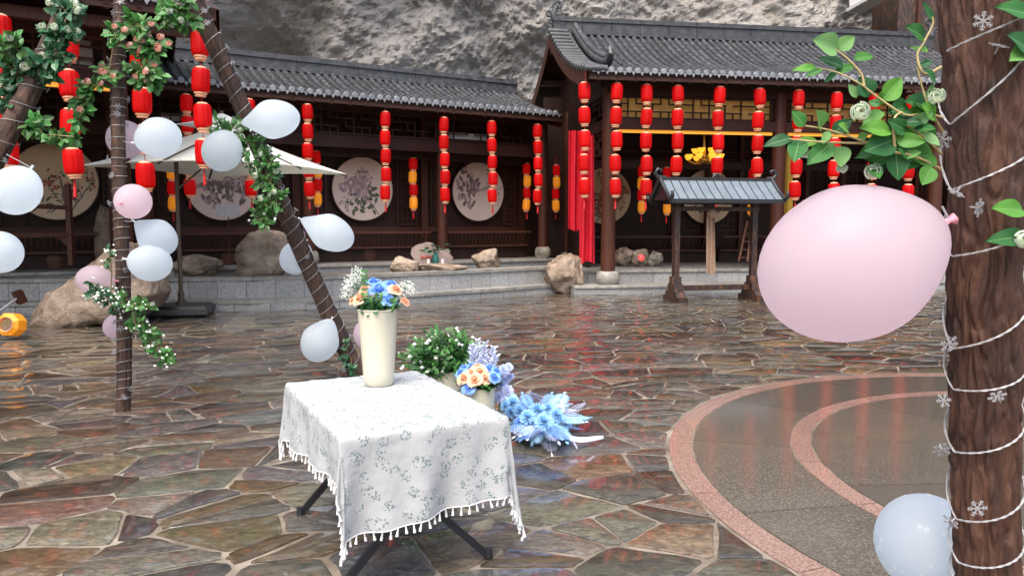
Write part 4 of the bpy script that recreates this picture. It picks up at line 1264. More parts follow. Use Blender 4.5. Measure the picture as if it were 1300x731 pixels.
u = u_at(897, R9, 21.15)
for i, px in enumerate((766, 897)):
    painting(RH, W9, u_at(px, R9, 21.15), 21.12, 2.42, .8, ('plum', 'land')[i], 8 + i, 'paperw')
# chandelier
cY = 18.6
ch = thing('chandelier', P(894, 200, cY), 'brass chandelier with glowing yellow glass cups in the hall', 'chandelier')
k = cY / F
top = P(894, 176, cY); cc = P(894, 203, cY)
MB().tube([P(894, 150, cY), P(894, 182, cY), cc], [.012, .03, .06], 8).build('stem', MT['brass'], ch)
MB().lathe([(.02, -.08), (.12, -.03), (.14, .02), (.05, .06)], 12, Matrix.Translation(cc)).build('hub', MT['brass'], ch, smooth=40)
for ring, nn, R_, dz in ((0, 8, .40, .02), (1, 5, .22, .17)):
    for i in range(nn):
        a = 2 * pi * (i + .3) / nn
        e = cc + V((R_ * cos(a), R_ * sin(a), dz))
        am = MB().tube([cc + V((0, 0, dz * .7)), cc + V((R_ * .5 * cos(a), R_ * .5 * sin(a), dz - .12)), cc + V((R_ * .9 * cos(a), R_ * .9 * sin(a), dz - .07)), e], .014, 6).build('arm', MT['brass'], ch, smooth=60)
        MB().lathe([(.02, -.02), (.055, .0), (.085, .05), (.10, .10), (.085, .10), (.05, .02)], 10, Matrix.Translation(e)).build('glass_cup', MT['bulb'], am, smooth=60)
# ladder
ld = thing('ladder', P(945, 333, 18.6), 'small wooden ladder leaning inside the hall behind the roofed stand', 'ladder')
for dx in (0, 11):
    MB().beam(P(938 + dx, 332, 18.5), P(949 + dx * .6, 281, 19.1), .05, .04).build('side_rail', MT['woodr'], ld)
for i in range(5):
    t = (i + .5) / 5
    MB().beam(P(938 + 11 * t, 332 - 51 * t, 18.5 + .6 * t), P(949 + 6.6 * t, 332 - 51 * t, 18.5 + .6 * t), .03, .03).build('rung', MT['woodr'], ld)

# ------------------------------------------------------------------ small roofed stand
a, b_ = G(858, 381), G(956, 379); a = V((a.x, 15.6, 0)); 
A0 = V(((858 - 650) / F * 15.6, 15.6, 0)); B0 = V(((956 - 650) / F * 15.95, 15.95, 0))
ax = (B0 - A0); Ls = ax.length; rs_ = math.atan2(ax.y, ax.x)
S0 = (A0 + B0) / 2
WS = frame(rs_, S0)
stand = thing('roofed_stand', S0, 'charred timber stand with a little grey seamed roof before the hall', 'stand', rot=rs_)
h2 = Ls / 2
for sx in (-1, 1):
    MB().cbox(sx * h2 - .06, sx * h2 + .06, -.06, .06, .1, 2.12, .008).build('post', MT['charred'], stand, WS)
    mb = MB()
    o = [(-.42, 0.0), (-.42, .10), (-.30, .12), (-.27, .2), (-.18, .22), (-.16, .36), (-.09, .38), (-.08, .52), (.08, .52), (.09, .38), (.16, .36), (.18, .22), (.27, .2), (.30, .12), (.42, .10), (.42, 0)]
    n = len(o)
    mb.add([V((sx * h2 + dx, y, z)) for dx in (-.1, .1) for y, z in o], [tuple(range(n))[::-1], tuple(range(n, 2 * n))] + [(i, (i + 1) % n, n + (i + 1) % n, n + i) for i in range(n)])
    mb.build('foot', MT['charred'], stand, WS)
MB().cbox(-h2, h2, -.035, .035, .22, .33, .005).build('lower_rail', MT['charred'], stand, WS)
MB().cbox(-h2 - .1, h2 + .1, -.05, .05, 1.88, 1.97, .005).build('cross_beam', MT['charred'], stand, WS)
MB().cbox(-h2 - .3, h2 + .3, -.05, .05, 2.08, 2.16, .005).build('top_beam', MT['blackm'], stand, WS)
hr, de, zr, ze = h2 + .36, .52, 2.50, 2.10
for sy in (-1, 1):
    n = 13
    for i in range(n):
        x0 = -hr + 2 * hr * i / n + .012; x1 = -hr + 2 * hr * (i + 1) / n - .012
        mb = MB()
        mb.add([V((x, y * sy, z + dz)) for dz in (0, .02) for x in (x0, x1) for y, z in ((.03, zr), (.28, zr - .22), (de, ze))],
               [(6, 7, 10, 9), (7, 8, 11, 10), (2, 5, 11, 8), (0, 6, 9, 3), (0, 3, 4, 1), (1, 4, 5, 2), (0, 1, 7, 6), (1, 2, 8, 7), (3, 9, 10, 4), (4, 10, 11, 5)])
        mb.build('roof_panel', MT['seam'], stand, WS)
    mb = MB()
    mb.beam((-hr, sy * .03, zr - .02), (hr, sy * .03, zr - .02), .05, .02)
    under = MB().add([V((x, y * sy, z - .006)) for x in (-hr, hr) for y, z in ((.0, zr), (.28, zr - .22), (de + .01, ze))], [(0, 3, 4, 1), (1, 4, 5, 2)])
    under.build('roof_underlay', MT['blackm'], stand, WS)
    MB().box(-hr - .02, hr + .02, sy * de - .03, sy * de + .03, ze - .07, ze + .01).build('eave_rail', MT['blackm'], stand, WS)
    for sx in (-1, 1):
        x = sx * (hr + .02)
        MB().tube([V((x, 0, zr + .05)), V((x, sy * .28, zr - .2)), V((x, sy * (de + .02), ze + .0)), V((x, sy * (de + .13), ze + .06)), V((x, sy * (de + .12), ze + .16)), V((x, sy * (de + .05), ze + .15))], [.045, .045, .045, .04, .03, .015], 8).build('rake', MT['blackm'], stand, WS, smooth=60)
mb = MB().box(-hr, hr, -.05, .05, zr, zr + .07)
mb.build('ridge_bar', MT['blackm'], stand, WS)
for sx in (-1, 1):
    MB().tube([V((sx * (hr - .1), 0, zr + .05)), V((sx * (hr + .06), 0, zr + .07)), V((sx * (hr + .13), 0, zr + .15)), V((sx * (hr + .07), 0, zr + .24)), V((sx * (hr - .02), 0, zr + .21)), V((sx * (hr), 0, zr + .16))], [.05, .05, .04, .035, .028, .015], 8).build('ridge_curl', MT['blackm'], stand, WS, smooth=60)
    mb = MB().add([V((sx * (hr - .02) + dx, y, z)) for dx in (-.01, .01) for y, z in ((-de, ze), (de, ze), (0, zr))], [(0, 1, 2), (5, 4, 3)])
    mb.build('gable_plate', MT['blackm'], stand, WS)
MB().tube([V((-.08, 0, zr + .07)), V((-.05, 0, zr + .13)), V((0, 0, zr + .15)), V((.05, 0, zr + .13)), V((.08, 0, zr + .07))], .03, 8).build('ridge_boss', MT['blackm'], stand, WS, smooth=60)
sc_ = thing('beige_sash', P(902, 345, 15.75), 'beige cloth sash knotted over the stand beam and hanging down', 'cloth')
yS = 15.70
MB().lathe([(.02, -.11), (.085, -.05), (.10, .02), (.07, .09), (.03, .12)], 12, Matrix.Translation(P(903, 272, yS))).build('knot', MT['beige'], sc_, smooth=60)
drape('hanging_tail', (897, 907), 274, 347, yS, 'beige', sc_, 2, .04, 3)

# ------------------------------------------------------------------ parasol
pc_ = V(((228 - 650) / F * 13.1, 13.1, 0))
par = thing('parasol', pc_, 'large cream square parasol with vent on a black base before the terrace', 'parasol')
R3 = radians(12)
Wb = frame(R3, pc_)
mb = MB().cbox(-.50, .50, -.42, .42, .01, .2, .05)
bs = mb.build('base', MT['bslab'], par, Wb)
MB().lathe([(.10, .2), (.10, .25), (.055, .27), (.055, .42)], 14, Matrix.Translation(pc_)).build('socket', MT['bpole'], par, smooth=40)
MB().tube([pc_ + V((0, 0, .2)), pc_ + V((0, 0, 2.72))], .036, 12).build('pole', MT['bpole'], par, smooth=60)
cx_ = V((-5.10, 13.35, 0)); zc, zt_ = 2.55, 3.33
Rd = 2.22; ang0 = radians(28)
cor = [cx_ + V((Rd * cos(ang0 + k * pi / 2), Rd * sin(ang0 + k * pi / 2), zc)) for k in range(4)]
apex = cx_ + V((0, 0, zt_))
for k in range(4):
    c0, c1 = cor[k], cor[(k + 1) % 4]
    def fn(i, j):
        e = c0.lerp(c1, i)
        p = apex.lerp(e, .12 + .88 * j)
        p.z -= .10 * sin(pi * j) * (.4 + .6 * sin(pi * i)) * .9
        if j > .99: p.z += .05 * sin(pi * i)
        return p
    mb = MB().grid(12, 8, fn); top_ = list(mb.v); n = len(top_)
    mb.add([p - V((0, 0, .012)) for p in top_], []); mb.f += [tuple(n + q for q in reversed(f)) for f in mb.f[:]]
    mb.build('canopy_panel', MT['brolly'], par, smooth=60)
    m = (c0 + c1) / 2
    MB().beam(apex - V((0, 0, .06)), c0 - V((0, 0, .03)), .03, .03).build('rib', MT['bpole'], par)
    MB().beam(apex - V((0, 0, .10)), m + V((0, 0, .0)), .025, .025).build('rib', MT['bpole'], par)
    vc = [cx_ + V((.78 * cos(ang0 + q * pi / 2), .78 * sin(ang0 + q * pi / 2), zt_ - .02)) for q in (k, k + 1)]
    va = cx_ + V((0, 0, zt_ + .22))
    def fv(i, j):
        p = va.lerp(vc[0].lerp(vc[1], i), .03 + .97 * j); p.z -= .03 * sin(pi * j); return p
    MB().grid(6, 4, fv).build('vent_panel', MT['brolly'], par, smooth=60)
MB().tube([cx_ + V((0, 0, 2.62)), apex + V((0, 0, .25))], .035, 10).build('hub', MT['bpole'], par)
MB().beam(pc_ + V((0, 0, 2.70)), cx_ + V((0, 0, 2.78)), .05, .05).build('arm', MT['bpole'], par)
MB().beam(pc_ + V((0, 0, 2.2)), pc_.lerp(cx_, .8) + V((0, 0, 2.76)), .03, .03).build('strut', MT['bpole'], par)

# ------------------------------------------------------------------ yellow lantern on the floor, broom, barrier, card
yl = thing('floor_lantern', G(15, 424), 'yellow octagonal lantern lying on the paving beside the slab boulder', 'lantern')
c_ = P(15, 412, 10.3); k = 10.3 / F
Mx = Matrix.Translation(c_) @ Matrix.Rotation(radians(80), 4, 'X') @ Matrix.Rotation(radians(20), 4, 'Z')
MB().lathe([(9 * k, -.13), (15 * k, -.09), (15.5 * k, 0), (15 * k, .09), (9 * k, .13)], 8, Mx, cap=False).build('shell', MT['yel'], yl)
MB().lathe([(8.5 * k, .13), (9.5 * k, .14), (9.5 * k, .12)], 16, Mx, cap=False).build('rim', MT['rim'], yl)
MB().lathe([(.5 * k, .10), (8 * k, .11)], 16, Mx).build('inner_disc', MT['ink'], yl)
for i in range(4):
    MB().beam(Mx @ V((-8 * k, (i - 1.5) * 3 * k, .132)), Mx @ V((8 * k, (i - 1.5) * 3 * k + k, .132)), .008, .008).build('wire', MT['brass'], yl)
br_ = thing('mop', G(-20, 420), 'mop with grey handle propped against the terrace step', 'mop')
MB().tube([P(-40, 424, 11.5), P(24, 377, 12.6)], .022, 8).build('handle', MT['pale'], br_)
MB().beam(P(20, 379, 12.55), P(30, 375, 12.65), .14, .22).build('head', MT['woodr'], br_)
bar = thing('wooden_barrier', P(90, 335, 14.6), 'red brown wooden barrier with post and rails before the plum painting', 'barrier')
MB().cbox(-.045, .045, -.045, .045, 0, 1.55, .006, Matrix.Translation(P(91, 337, 14.4))).build('post', MT['woodr'], bar)
MB().beam(P(91, 264, 14.4), P(-60, 258, 13.2), .06, .08).build('rail', MT['woodr'], bar)
MB().beam(P(91, 298, 14.4), P(-60, 300, 13.2), .06, .08).build('rail', MT['woodr'], bar)
MB().cbox(-.045, .045, -.045, .045, 0, 1.5, .006, Matrix.Translation(P(-60, 345, 13.2))).build('post', MT['woodr'], bar)
MB().add([P(68, 299, 14.3), P(86, 299, 14.35), P(86, 313, 14.35), P(68, 299, 14.36), P(86, 299, 14.41), P(86, 313, 14.41)], [(0, 1, 2), (5, 4, 3), (0, 2, 5, 3), (0, 3, 4, 1), (1, 4, 5, 2)]).build('bracket', MT['woodr'], bar)
cd = P(289, 267, 16.9)
cd_ = thing('notice_card', P(289, 300, 16.9), 'blank pinkish card on a stick before the landscape painting', 'card')
MB().cbox(-.25, .25, -.01, .01, -.14, .14, .003, Matrix.Translation(cd) @ Matrix.Rotation(R30 * .5, 4, 'Z')).build('board', MT['paper'] if False else MT['pale'], cd_)
MB().tube([cd + V((0, .03, .1)), V((cd.x, cd.y + .03, .69))], .012, 6).build('stick', MT['woodr'], cd_)
# ------------------------------------------------------------------ log poles
def log_geo(a, b, r0, r1, seed, nr=36, nl=160, ridge=.14, fine=.08, knots=()):
    rs = random.Random(seed); off = V((rs.uniform(0, 40), rs.uniform(0, 40), 0))
    d = (b - a); L = d.length; R_ = align(d)
    ox = rs.uniform(0, 9)
    def axis(t):
        s = L * .006
        return a + d * t + R_ @ V((s * sin(t * 7 + ox), s * cos(t * 5 + ox), 0))
    def rad(t): return r0 + (r1 - r0) * t
    def fn(i, j):
        th = 2 * pi * i; r = rad(j)
        q = V((cos(th) * 3.2, sin(th) * 3.2, j * L * 2.2)) + off
        k = 1 - ridge * abs(noise.fractal(V((q.x, q.y, q.z * .35)), 1, 2, 3)) * 1.6 + fine * noise.fractal(q * 3, 1, 2, 3)
        return axis(j) + R_ @ V((cos(th) * r * k, sin(th) * r * k, 0))
    mb = MB().grid(nr, nl, fn, closeu=True)
    n = len(mb.v)
    mb.f.append(tuple(range(nr - 1, -1, -1))); mb.f.append(tuple(range(n - nr, n)))
    return mb, axis, rad, R_, L
def flake_mesh():
    mb = MB()
    for k in range(6):
        a = k * pi / 3
        R_ = Matrix.Rotation(a, 4, 'Z')
        mb.add([R_ @ V(p) for p in ((0, -.07, -.03), (1, -.05, -.03), (1, .05, -.03), (0, .07, -.03), (0, -.07, .06), (1, -.05, .06), (1, .05, .06), (0, .07, .06))],
               [(0, 3, 2, 1), (4, 5, 6, 7), (0, 1, 5, 4), (2, 3, 7, 6), (1, 2, 6, 5)])
        for t, l in ((.45, .34), (.75, .26)):
            for s in (-1, 1):
                e = V((t + l * .7, s * l * .75, .015)); b0 = V((t, 0, .015))
                m = MB().beam(b0, e, .09, .07); mb.add([R_ @ p for p in m.v], m.f)
    mb.lathe([(.16, -.05), (.2, .0), (.14, .09)], 8)
    mb.lathe([(.08, -.9), (.1, -.5), (.13, -.05)], 6, Matrix.Rotation(0, 4, 'X'))
    return mb.mesh('snowflake_light', MT['flake'])
FL = flake_mesh()
def light_chain(axis, rad, R_, L, t0, t1, turns, nf, label, group, fsz=.030, wr=.0022, seed=0, loc=None):
    rs = random.Random(seed)
    t = thing('string_light', loc or axis(t0), label, 'string light', group)
    pts = []; N_ = int(turns * 18); ph = rs.uniform(0, 6)
    wig = [rs.uniform(-.02, .02) for _ in range(12)]
    def at_(s):
        tt = t0 + (t1 - t0) * s; th = ph + turns * 2 * pi * s + .5 * sin(s * 23 + ph)
        tt += .0022 * sin(s * turns * 6.3 * 1.0 + ph) + .003 * sin(s * 61)
        tt = min(max(tt, t0), t1)
        o = R_ @ V((cos(th), sin(th), 0))
        return axis(tt) + o * (rad(tt) * 1.02 + wr), o
    for i in range(N_ + 1): pts.append(at_(i / N_)[0])
    MB().tube(pts, wr, 5).build('wire', MT['wire'], t, smooth=60)
    for i in range(nf):
        p, o = at_((i + rs.uniform(.2, .8)) / nf)
        dr = (o + V((rs.uniform(-.7, .7), rs.uniform(-.7, .7), rs.uniform(-.6, .6)))).normalized()
        M = T[t.name].inverted() @ Matrix.Translation(p + dr * fsz * .8) @ align(dr) @ Matrix.Rotation(rs.uniform(0, 1), 4, 'Z') @ Matrix.Scale(fsz, 4)
        inst('snowflake_light', FL, t, M)
    return t

APEX = P(165.5, -121, 6.7)
feet = [G(-190, 555), G(152, 523), G(459, 478)]
tee = thing('pole_teepee', V((feet[1].x, feet[1].y + .6, 0)), 'rustic teepee of three bark covered log poles wrapped in lights', 'teepee')
poles = []
for k, (f, r0, r1) in enumerate(zip(feet, (.10, .062, .092), (.08, .053, .075))):
    top = APEX + (APEX - f).normalized() * .35 + V(((-.12, 0, .12)[k], (.0, -.1, .08)[k], 0))
    if k == 1: top = APEX + V((.02, -.1, .3))
    mb, axf, rf, Rf, L_ = log_geo(V((f.x, f.y, .0)), top, r0, r1, 30 + k)
    mb.build('pole', MT['barkp'], tee, smooth=70)
    poles.append((axf, rf, Rf, L_))
gl_ = 'snowflake string lights on the teepee poles'
light_chain(*poles[0], .25, .9, 20, 20, 'snowflake string light wound around the slanted teepee pole with white roses', gl_, seed=1)
light_chain(*poles[1], .015, .97, 52, 48, 'snowflake string light wound around the vertical teepee pole', gl_, seed=2)
light_chain(*poles[2], .02, .95, 38, 40, 'snowflake string light wound around the long leaning teepee pole', gl_, seed=3)
def on_pole(k, py):
    lo, hi = 0.0, 1.0
    for _ in range(30):
        m = (lo + hi) / 2
        if proj(poles[k][0](m))[1] > py: lo = m
        else: hi = m
    return lo

# ------------------------------------------------------------------ roses and foliage
def rose_mesh(name, mat, n=17, seed=0, nu=5, nv=4):
    """unit rose facing +Z, radius about 1: tight whorl inside, opening petals outside"""
    rs = random.Random(seed); mb = MB()
    for i in range(n):
        k = (i + .5) / n; a = i * 2.399 + rs.uniform(-.25, .25)
        w = 1.6 - .9 * k; Rk = .10 + .72 * k; jl = rs.uniform(-.04, .04); ro = rs.uniform(.8, 1.2)
        def fn(s, t):
            x = 2 * s - 1; th = a + x * w
            rr = Rk * (.55 + .45 * t ** .7) * (1 + .08 * x) + .34 * k * ro * t * t
            z = (.85 - .5 * k) * (t ** .8) * (1 - .18 * x * x) - .28 * k * ro * t ** 3 - .35 + jl
            return V((rr * cos(th), rr * sin(th), z))
        mb.grid(nu, nv, fn)
    mb.ball((0, 0, .02), .24, 1)
    return mb.mesh(name, mat, smooth=180)
def bud_mesh(name, mat, seed):
    """unit half open rose: petals folded over one another into a ball"""
    rs = random.Random(seed); mb = MB()
    for i in range(12):
        k = (i + .5) / 12; a = i * 2.399 + rs.uniform(-.2, .2); w = 1.25 - .35 * k; R_ = .30 + .66 * k; jl = rs.uniform(-.03, .03)
        def fn(s, t):
            x = 2 * s - 1; th = a + x * w; e = -1.15 + (2.15 - .55 * k) * t * (1 - .10 * x * x)
            rr = R_ * cos(e) * (1 + .05 * x) + .05 * k * t
            return V((rr * cos(th), rr * sin(th), R_ * .92 * sin(e) + (1 - R_) * .35 + jl))
        mb.grid(5, 5, fn)
    return mb.mesh(name, mat, smooth=180)
ROSE = {k: [rose_mesh('rose', MT[k], 17, s) for s in (1, 2)] for k in ('peto', 'petb', 'petl', 'petv')}
ROSE['petw'] = [bud_mesh('rose', MT['petw'], q) for q in (1, 2)]; ROSE['petp'] = [bud_mesh('rose', MT['petp'], q) for q in (1, 2)]
def pompom_mesh(name, mat, seed):
    """unit dahlia facing +Z: rings of narrow pointed petals"""
    rs = random.Random(seed); mb = MB()
    for k in range(6):
        n = 5 + 3 * k; el = radians(78 - 15 * k)
        for i in range(n):
            a = 2 * pi * (i + .5 * (k % 2)) / n + rs.uniform(-.12, .12); e = el + rs.uniform(-.12, .12)
            d = V((cos(a) * cos(e), sin(a) * cos(e), sin(e)))
            mb.leaf(d * .18, d, V((0, 0, 1)) - d * .2, rs.uniform(.75, .95), .34, .35, .12)
    return mb.mesh(name, mat)
POM = {k: [pompom_mesh('blossom', MT[k], q) for q in (1, 2)] for k in ('petl', 'petb', 'petv')}
def put_rose(parent, p, d, r, k, name='rose'):
    M = T[parent.name].inverted() @ Matrix.Translation(p) @ align(d) @ Matrix.Rotation(rnd(0, 6), 4, 'Z') @ Matrix.Scale(r, 4)
    return inst(name, random.choice(ROSE[k]), parent, M)
def garland(clumps, Y, label, rose, nrose, seed, rr=.03, leaf=.055, mat='leaf', dens=1.0, stems=(), group='artificial rose garlands on the teepee', buds=0, depth=.10):
    """clumps: (px, py, rx, ry, n) ellipses of foliage, each with its own distance Y or one for all"""
    rs = random.Random(seed); random.seed(seed)
    cs = [c if len(c) == 6 else (*c, Y) for c in clumps]
    c0 = P(cs[0][0], cs[0][1], cs[0][5])
    g_ = thing('rose_garland', c0, label, 'garland', group)
    mb = MB(); st = MB(); spots = []; front = []
    prev = None
    for (px, py, rx, ry, n, y_) in cs:
        k = y_ / F
        core = P(px, py, y_)
        if prev: st.tube([prev, (prev + core) / 2 + rvec() * .04, core], .006, 5)
        prev = core
        nst = max(4, int(n / 3))
        for s in range(nst):
            a = rs.uniform(0, 6.3); q = math.sqrt(rs.uniform(.05, 1))
            e = P(px + rx * q * cos(a), py + ry * q * sin(a), y_ + rs.uniform(-1, .7) * depth)
            b0 = core.lerp(e, .15) + rvec() * .02
            st.tube([b0, (b0 + e) / 2 + V((0, 0, .02)), e], [.004, .003, .0015], 4, cap=False)
            for m in range(max(4, int(7 * dens))):
                t = (m + 1) / 7.0
                p = b0.lerp(e, min(1, t)) + rvec() * .008
                d = ((e - b0).normalized() + rvec() * 1.0).normalized()
                nn = V((rs.uniform(-.6, .6), -1, rs.uniform(-.2, 1.2)))
                Lf = leaf * rs.uniform(.8, 1.4)
                mb.leaf(p, d, nn, Lf, Lf * .62, .22, rs.uniform(0, .35))
            spots.append((e, (e - core)))
    st.build('vine_stem', MT['vine'], g_, smooth=60)
    tag(mb.build('leaves', MT[mat], g_), kind='stuff')
    rs.shuffle(spots)
    for i in range(nrose):
        e, o = spots[i % len(spots)]
        d = V((rs.uniform(-.6, .6), -1, rs.uniform(-.1, .6)))
        put_rose(g_, e + d.normalized() * rr * .9 + rvec() * .02, d, rr * rs.uniform(.85, 1.2), rose)
    if buds:
        bm = MB()
        for i in range(buds):
            e, o = rs.choice(spots); bm.ball(e + rvec() * .05, rs.uniform(.008, .016), 0)
        tag(bm.build('small_blossoms', MT['gyp'], g_), kind='stuff')
    return g_
y1 = poles[0][0](on_pole(0, 60)).y; y2 = poles[1][0](on_pole(1, 80)).y; y3 = poles[2][0](on_pole(2, 200)).y
garland([(82, 12, 20, 16, 40), (78, 42, 22, 18, 55), (70, 70, 22, 14, 40), (52, 88, 26, 16, 45), (22, 90, 24, 24, 50), (8, 125, 18, 22, 40)], y1 - .12,
        'garland of white roses up the slanted teepee pole', 'petw', 17, 5, rr=.036, leaf=.075, mat='leafd')
garland([(20, 62, 18, 18, 22), (6, 66, 14, 20, 16)], y1 - .22, 'light green leafy sprig beside the slanted teepee pole', 'petw', 2, 15, rr=.03, leaf=.075)
garland([(40, 160, 22, 14, 30), (70, 172, 24, 10, 30), (98, 174, 22, 6, 16)], y1 - .18, 'leafy sprig reaching out below the slanted pole roses', 'petw', 0, 6, leaf=.07)
garland([(172, 32, 26, 16, 34), (186, 58, 32, 18, 50), (180, 88, 30, 16, 50), (190, 104, 24, 10, 26)], y2 - .14, 'garland of blush pink roses on the vertical teepee pole', 'petp', 17, 7, rr=.030, leaf=.066)
garland([(146, 44, 8, 12, 12), (138, 92, 16, 8, 20), (118, 112, 16, 12, 26), (106, 132, 14, 14, 24), (102, 152, 8, 10, 12)], y2 - .1, 'blush rose swag sweeping left from the vertical teepee pole', 'petp', 9, 8, rr=.029, leaf=.066)
garland([(128, 366, 20, 12, 34), (140, 384, 16, 16, 36), (140, 326, 9, 12, 14)], y2 - .30, 'small leafed green garland left of the vertical pole foot', 'petw', 0, 9, leaf=.042, mat='leafd', buds=80)
garland([(158, 378, 10, 12, 22), (176, 388, 22, 8, 26), (172, 412, 12, 12, 24), (192, 430, 16, 12, 30), (206, 452, 16, 12, 30)], y2 - .30, 'trailing green sprig with tiny white blooms low on the vertical pole', 'petw', 4, 10, rr=.022, leaf=.05, buds=70)
garland([(222, 4, 22, 14, 36, y2 + .1), (236, 24, 22, 16, 44, y2 + .12), (212, 20, 14, 22, 24, y2 + .1)], y3 - .1, 'bushy green garland with white buds atop the leaning teepee pole', 'petw', 7, 11, rr=.03, leaf=.07)
garland([(280, 160, 14, 16, 24), (296, 166, 24, 16, 44), (318, 186, 22, 18, 50), (334, 206, 20, 20, 54), (340, 230, 20, 18, 50), (350, 250, 18, 14, 36), (336, 262, 16, 16, 36), (330, 278, 14, 10, 24)], y3 - .14,
        'thick white rose garland winding down the leaning teepee pole', 'petw', 20, 12, rr=.032, leaf=.052, mat='leaf', buds=60)
garland([(440, 448, 8, 16, 14), (446, 470, 8, 14, 14)], poles[2][0](.03).y - .14, 'short leafy sprig at the foot of the leaning teepee pole', 'petw', 0, 13, leaf=.05, mat='leafd')

# ------------------------------------------------------------------ balloons
def balloon(px, py, w, h, Y, mat, neck, label, tie=None, tear=0.0, stars=0, group='balloons on the teepee', tilt=0.0):
    """neck: direction in the picture (dx, dy, towards camera) ; w along the neck axis, h across (px)"""
    c = P(px, py, Y); k = Y / F
    d = V((neck[0], -neck[2], -neck[1])).normalized()
    a, r = w * k / 2, h * k / 2
    t = thing('balloon', c - V((0, 0, r)), label, 'balloon', group)
    M = Matrix.Translation(c) @ align(d)
    n = 30; prof = []
    for i in range(n + 1):
        th = pi * i / n
        z = -cos(th); rr = sin(th)
        if z > 0: rr *= (1 - tear * z * z * (3 - 2 * z)) * (1 - .08 * z * z)
        if i == n: rr = .03
        prof.append((max(1e-4, rr * r), z * a * (1 + (.05 if z > 0 else 0))))
    MB().lathe(prof, 40, M).build('skin', MT[mat], t, smooth=180)
    kn = MB().lathe([(.016, -.006), (.010, .006), (.0065, .014), (.011, .019), (.0115, .025), (.007, .029), (.010, .038), (.016, .048), (.0175, .050), (.014, .051)], 14, M @ Matrix.Translation((0, 0, a * 1.03)) @ Matrix.Scale(.7, 4), wob=lambda an, zz: 1 + .10 * sin(an * 5 + zz * 90))
    kn.build('knot', MT['knot' if mat == 'ballp' else 'knotw'], t, smooth=50)
    if tie is not None:
        e = c + d * (a * 1.05 + .03)
        MB().tube([e - d * .02, (e + tie) / 2 + V((0, 0, -.01)), tie], .0025, 5).build('tie', MT['wire'], t)
    if stars:
        sm = MB(); rs = random.Random(3)
        for i in range(stars):
            v_ = rvec_(rs); 
            if abs(v_.z) > .92: continue
            p = V((v_.x * r, v_.y * r, v_.z * a)); f = 1
            if v_.z > 0: f = (1 - tear * v_.z ** 2 * (3 - 2 * v_.z)) * (1 - .08 * v_.z ** 2)
            p = V((p.x * f, p.y * f, p.z)) * 1.004
            Q = align(V((v_.x / r, v_.y / r, v_.z / a)))
            s = rs.uniform(.006, .011)
            sm.add([M @ (p + Q @ V((s * (1 if j % 2 == 0 else .42) * cos(j * pi / 5), s * (1 if j % 2 == 0 else .42) * sin(j * pi / 5), 0))) for j in range(10)], [tuple(range(10))])
        tag(sm.build('star_print', MT['star'], t), kind='stuff')
    return t
def tp(k, py): return poles[k][0](on_pole(k, py))
def yk(k, py): return tp(k, py).y
balloon(20, 242, 62, 58, 5.6, 'ballw', (.4, -.8, -.3), 'white balloon below the slanted pole, upper one beside the plum painting', P(8, 196, 5.75))
balloon(0, 320, 54, 52, 5.6, 'ballw', (-.6, -.6, -.3), 'white balloon below the slanted pole, lower one beside the terrace step', P(-40, 280, 5.7))
balloon(160, 177, 46, 46, yk(1, 177) + .20, 'ballp', (0, -.6, .6), 'pink balloon behind the vertical pole above the parasol', tp(1, 160))
balloon(201, 175, 56, 50, yk(1, 177) - .05, 'ballw', (-1, .2, 0), 'round white balloon beside the vertical pole above the parasol', tp(1, 176), .1)
balloon(169, 256, 45, 44, yk(1, 256) - .28, 'ballp', (-.1, .1, .9), 'pink balloon in front of the vertical pole at mid height', tp(1, 262))
balloon(197, 300, 58, 46, yk(1, 300) - .1, 'ballw', (-.75, -.55, 0), 'white teardrop balloon beside the vertical pole under the pink one', tp(1, 280), .45)
balloon(191, 334, 52, 46, yk(1, 334) - .2, 'ballw', (-.8, -.2, .5), 'lowest white balloon on the vertical pole, below the teardrop one', tp(1, 330))
balloon(121, 355, 47, 37, yk(1, 355) - .1, 'ballp', (1, .05, 0), 'pink balloon left of the vertical pole against the slab boulder', tp(1, 355), .2)
balloon(146, 414, 32, 28, yk(1, 414) + .18, 'ballp', (.3, -.7, 0), 'small pink balloon peeping from behind the vertical pole low down', tp(1, 395))
balloon(344, 152, 72, 48, yk(2, 150) - .12, 'ballw', (-1, .12, 0), 'white teardrop balloon atop the leaning pole pointing at its rose garland', tp(2, 148), .55)
balloon(282, 192, 52, 48, yk(2, 165) - .2, 'ballw', (.45, -.7, .1), 'white balloon hanging left of the leaning pole before the parasol', tp(2, 162))
balloon(416, 294, 70, 46, yk(2, 280) - .1, 'ballw', (-.9, -.42, 0), 'white teardrop balloon right of the leaning pole at mid height', tp(2, 268), .5)
balloon(376, 327, 44, 40, yk(2, 327) + .18, 'ballw', (.4, -.7, -.2), 'white balloon half hidden behind the leaning pole', tp(2, 305))
balloon(407, 432, 58, 48, yk(2, 430) - .15, 'ballw', (.45, -.85, 0), 'white balloon low on the leaning pole beside the bucket', tp(2, 398), .3)
balloon(462, 426, 34, 26, yk(2, 426) + .2, 'ballp', (-.2, -.7, 0), 'pink balloon peeping between leaning pole and cream bucket', tp(2, 408))

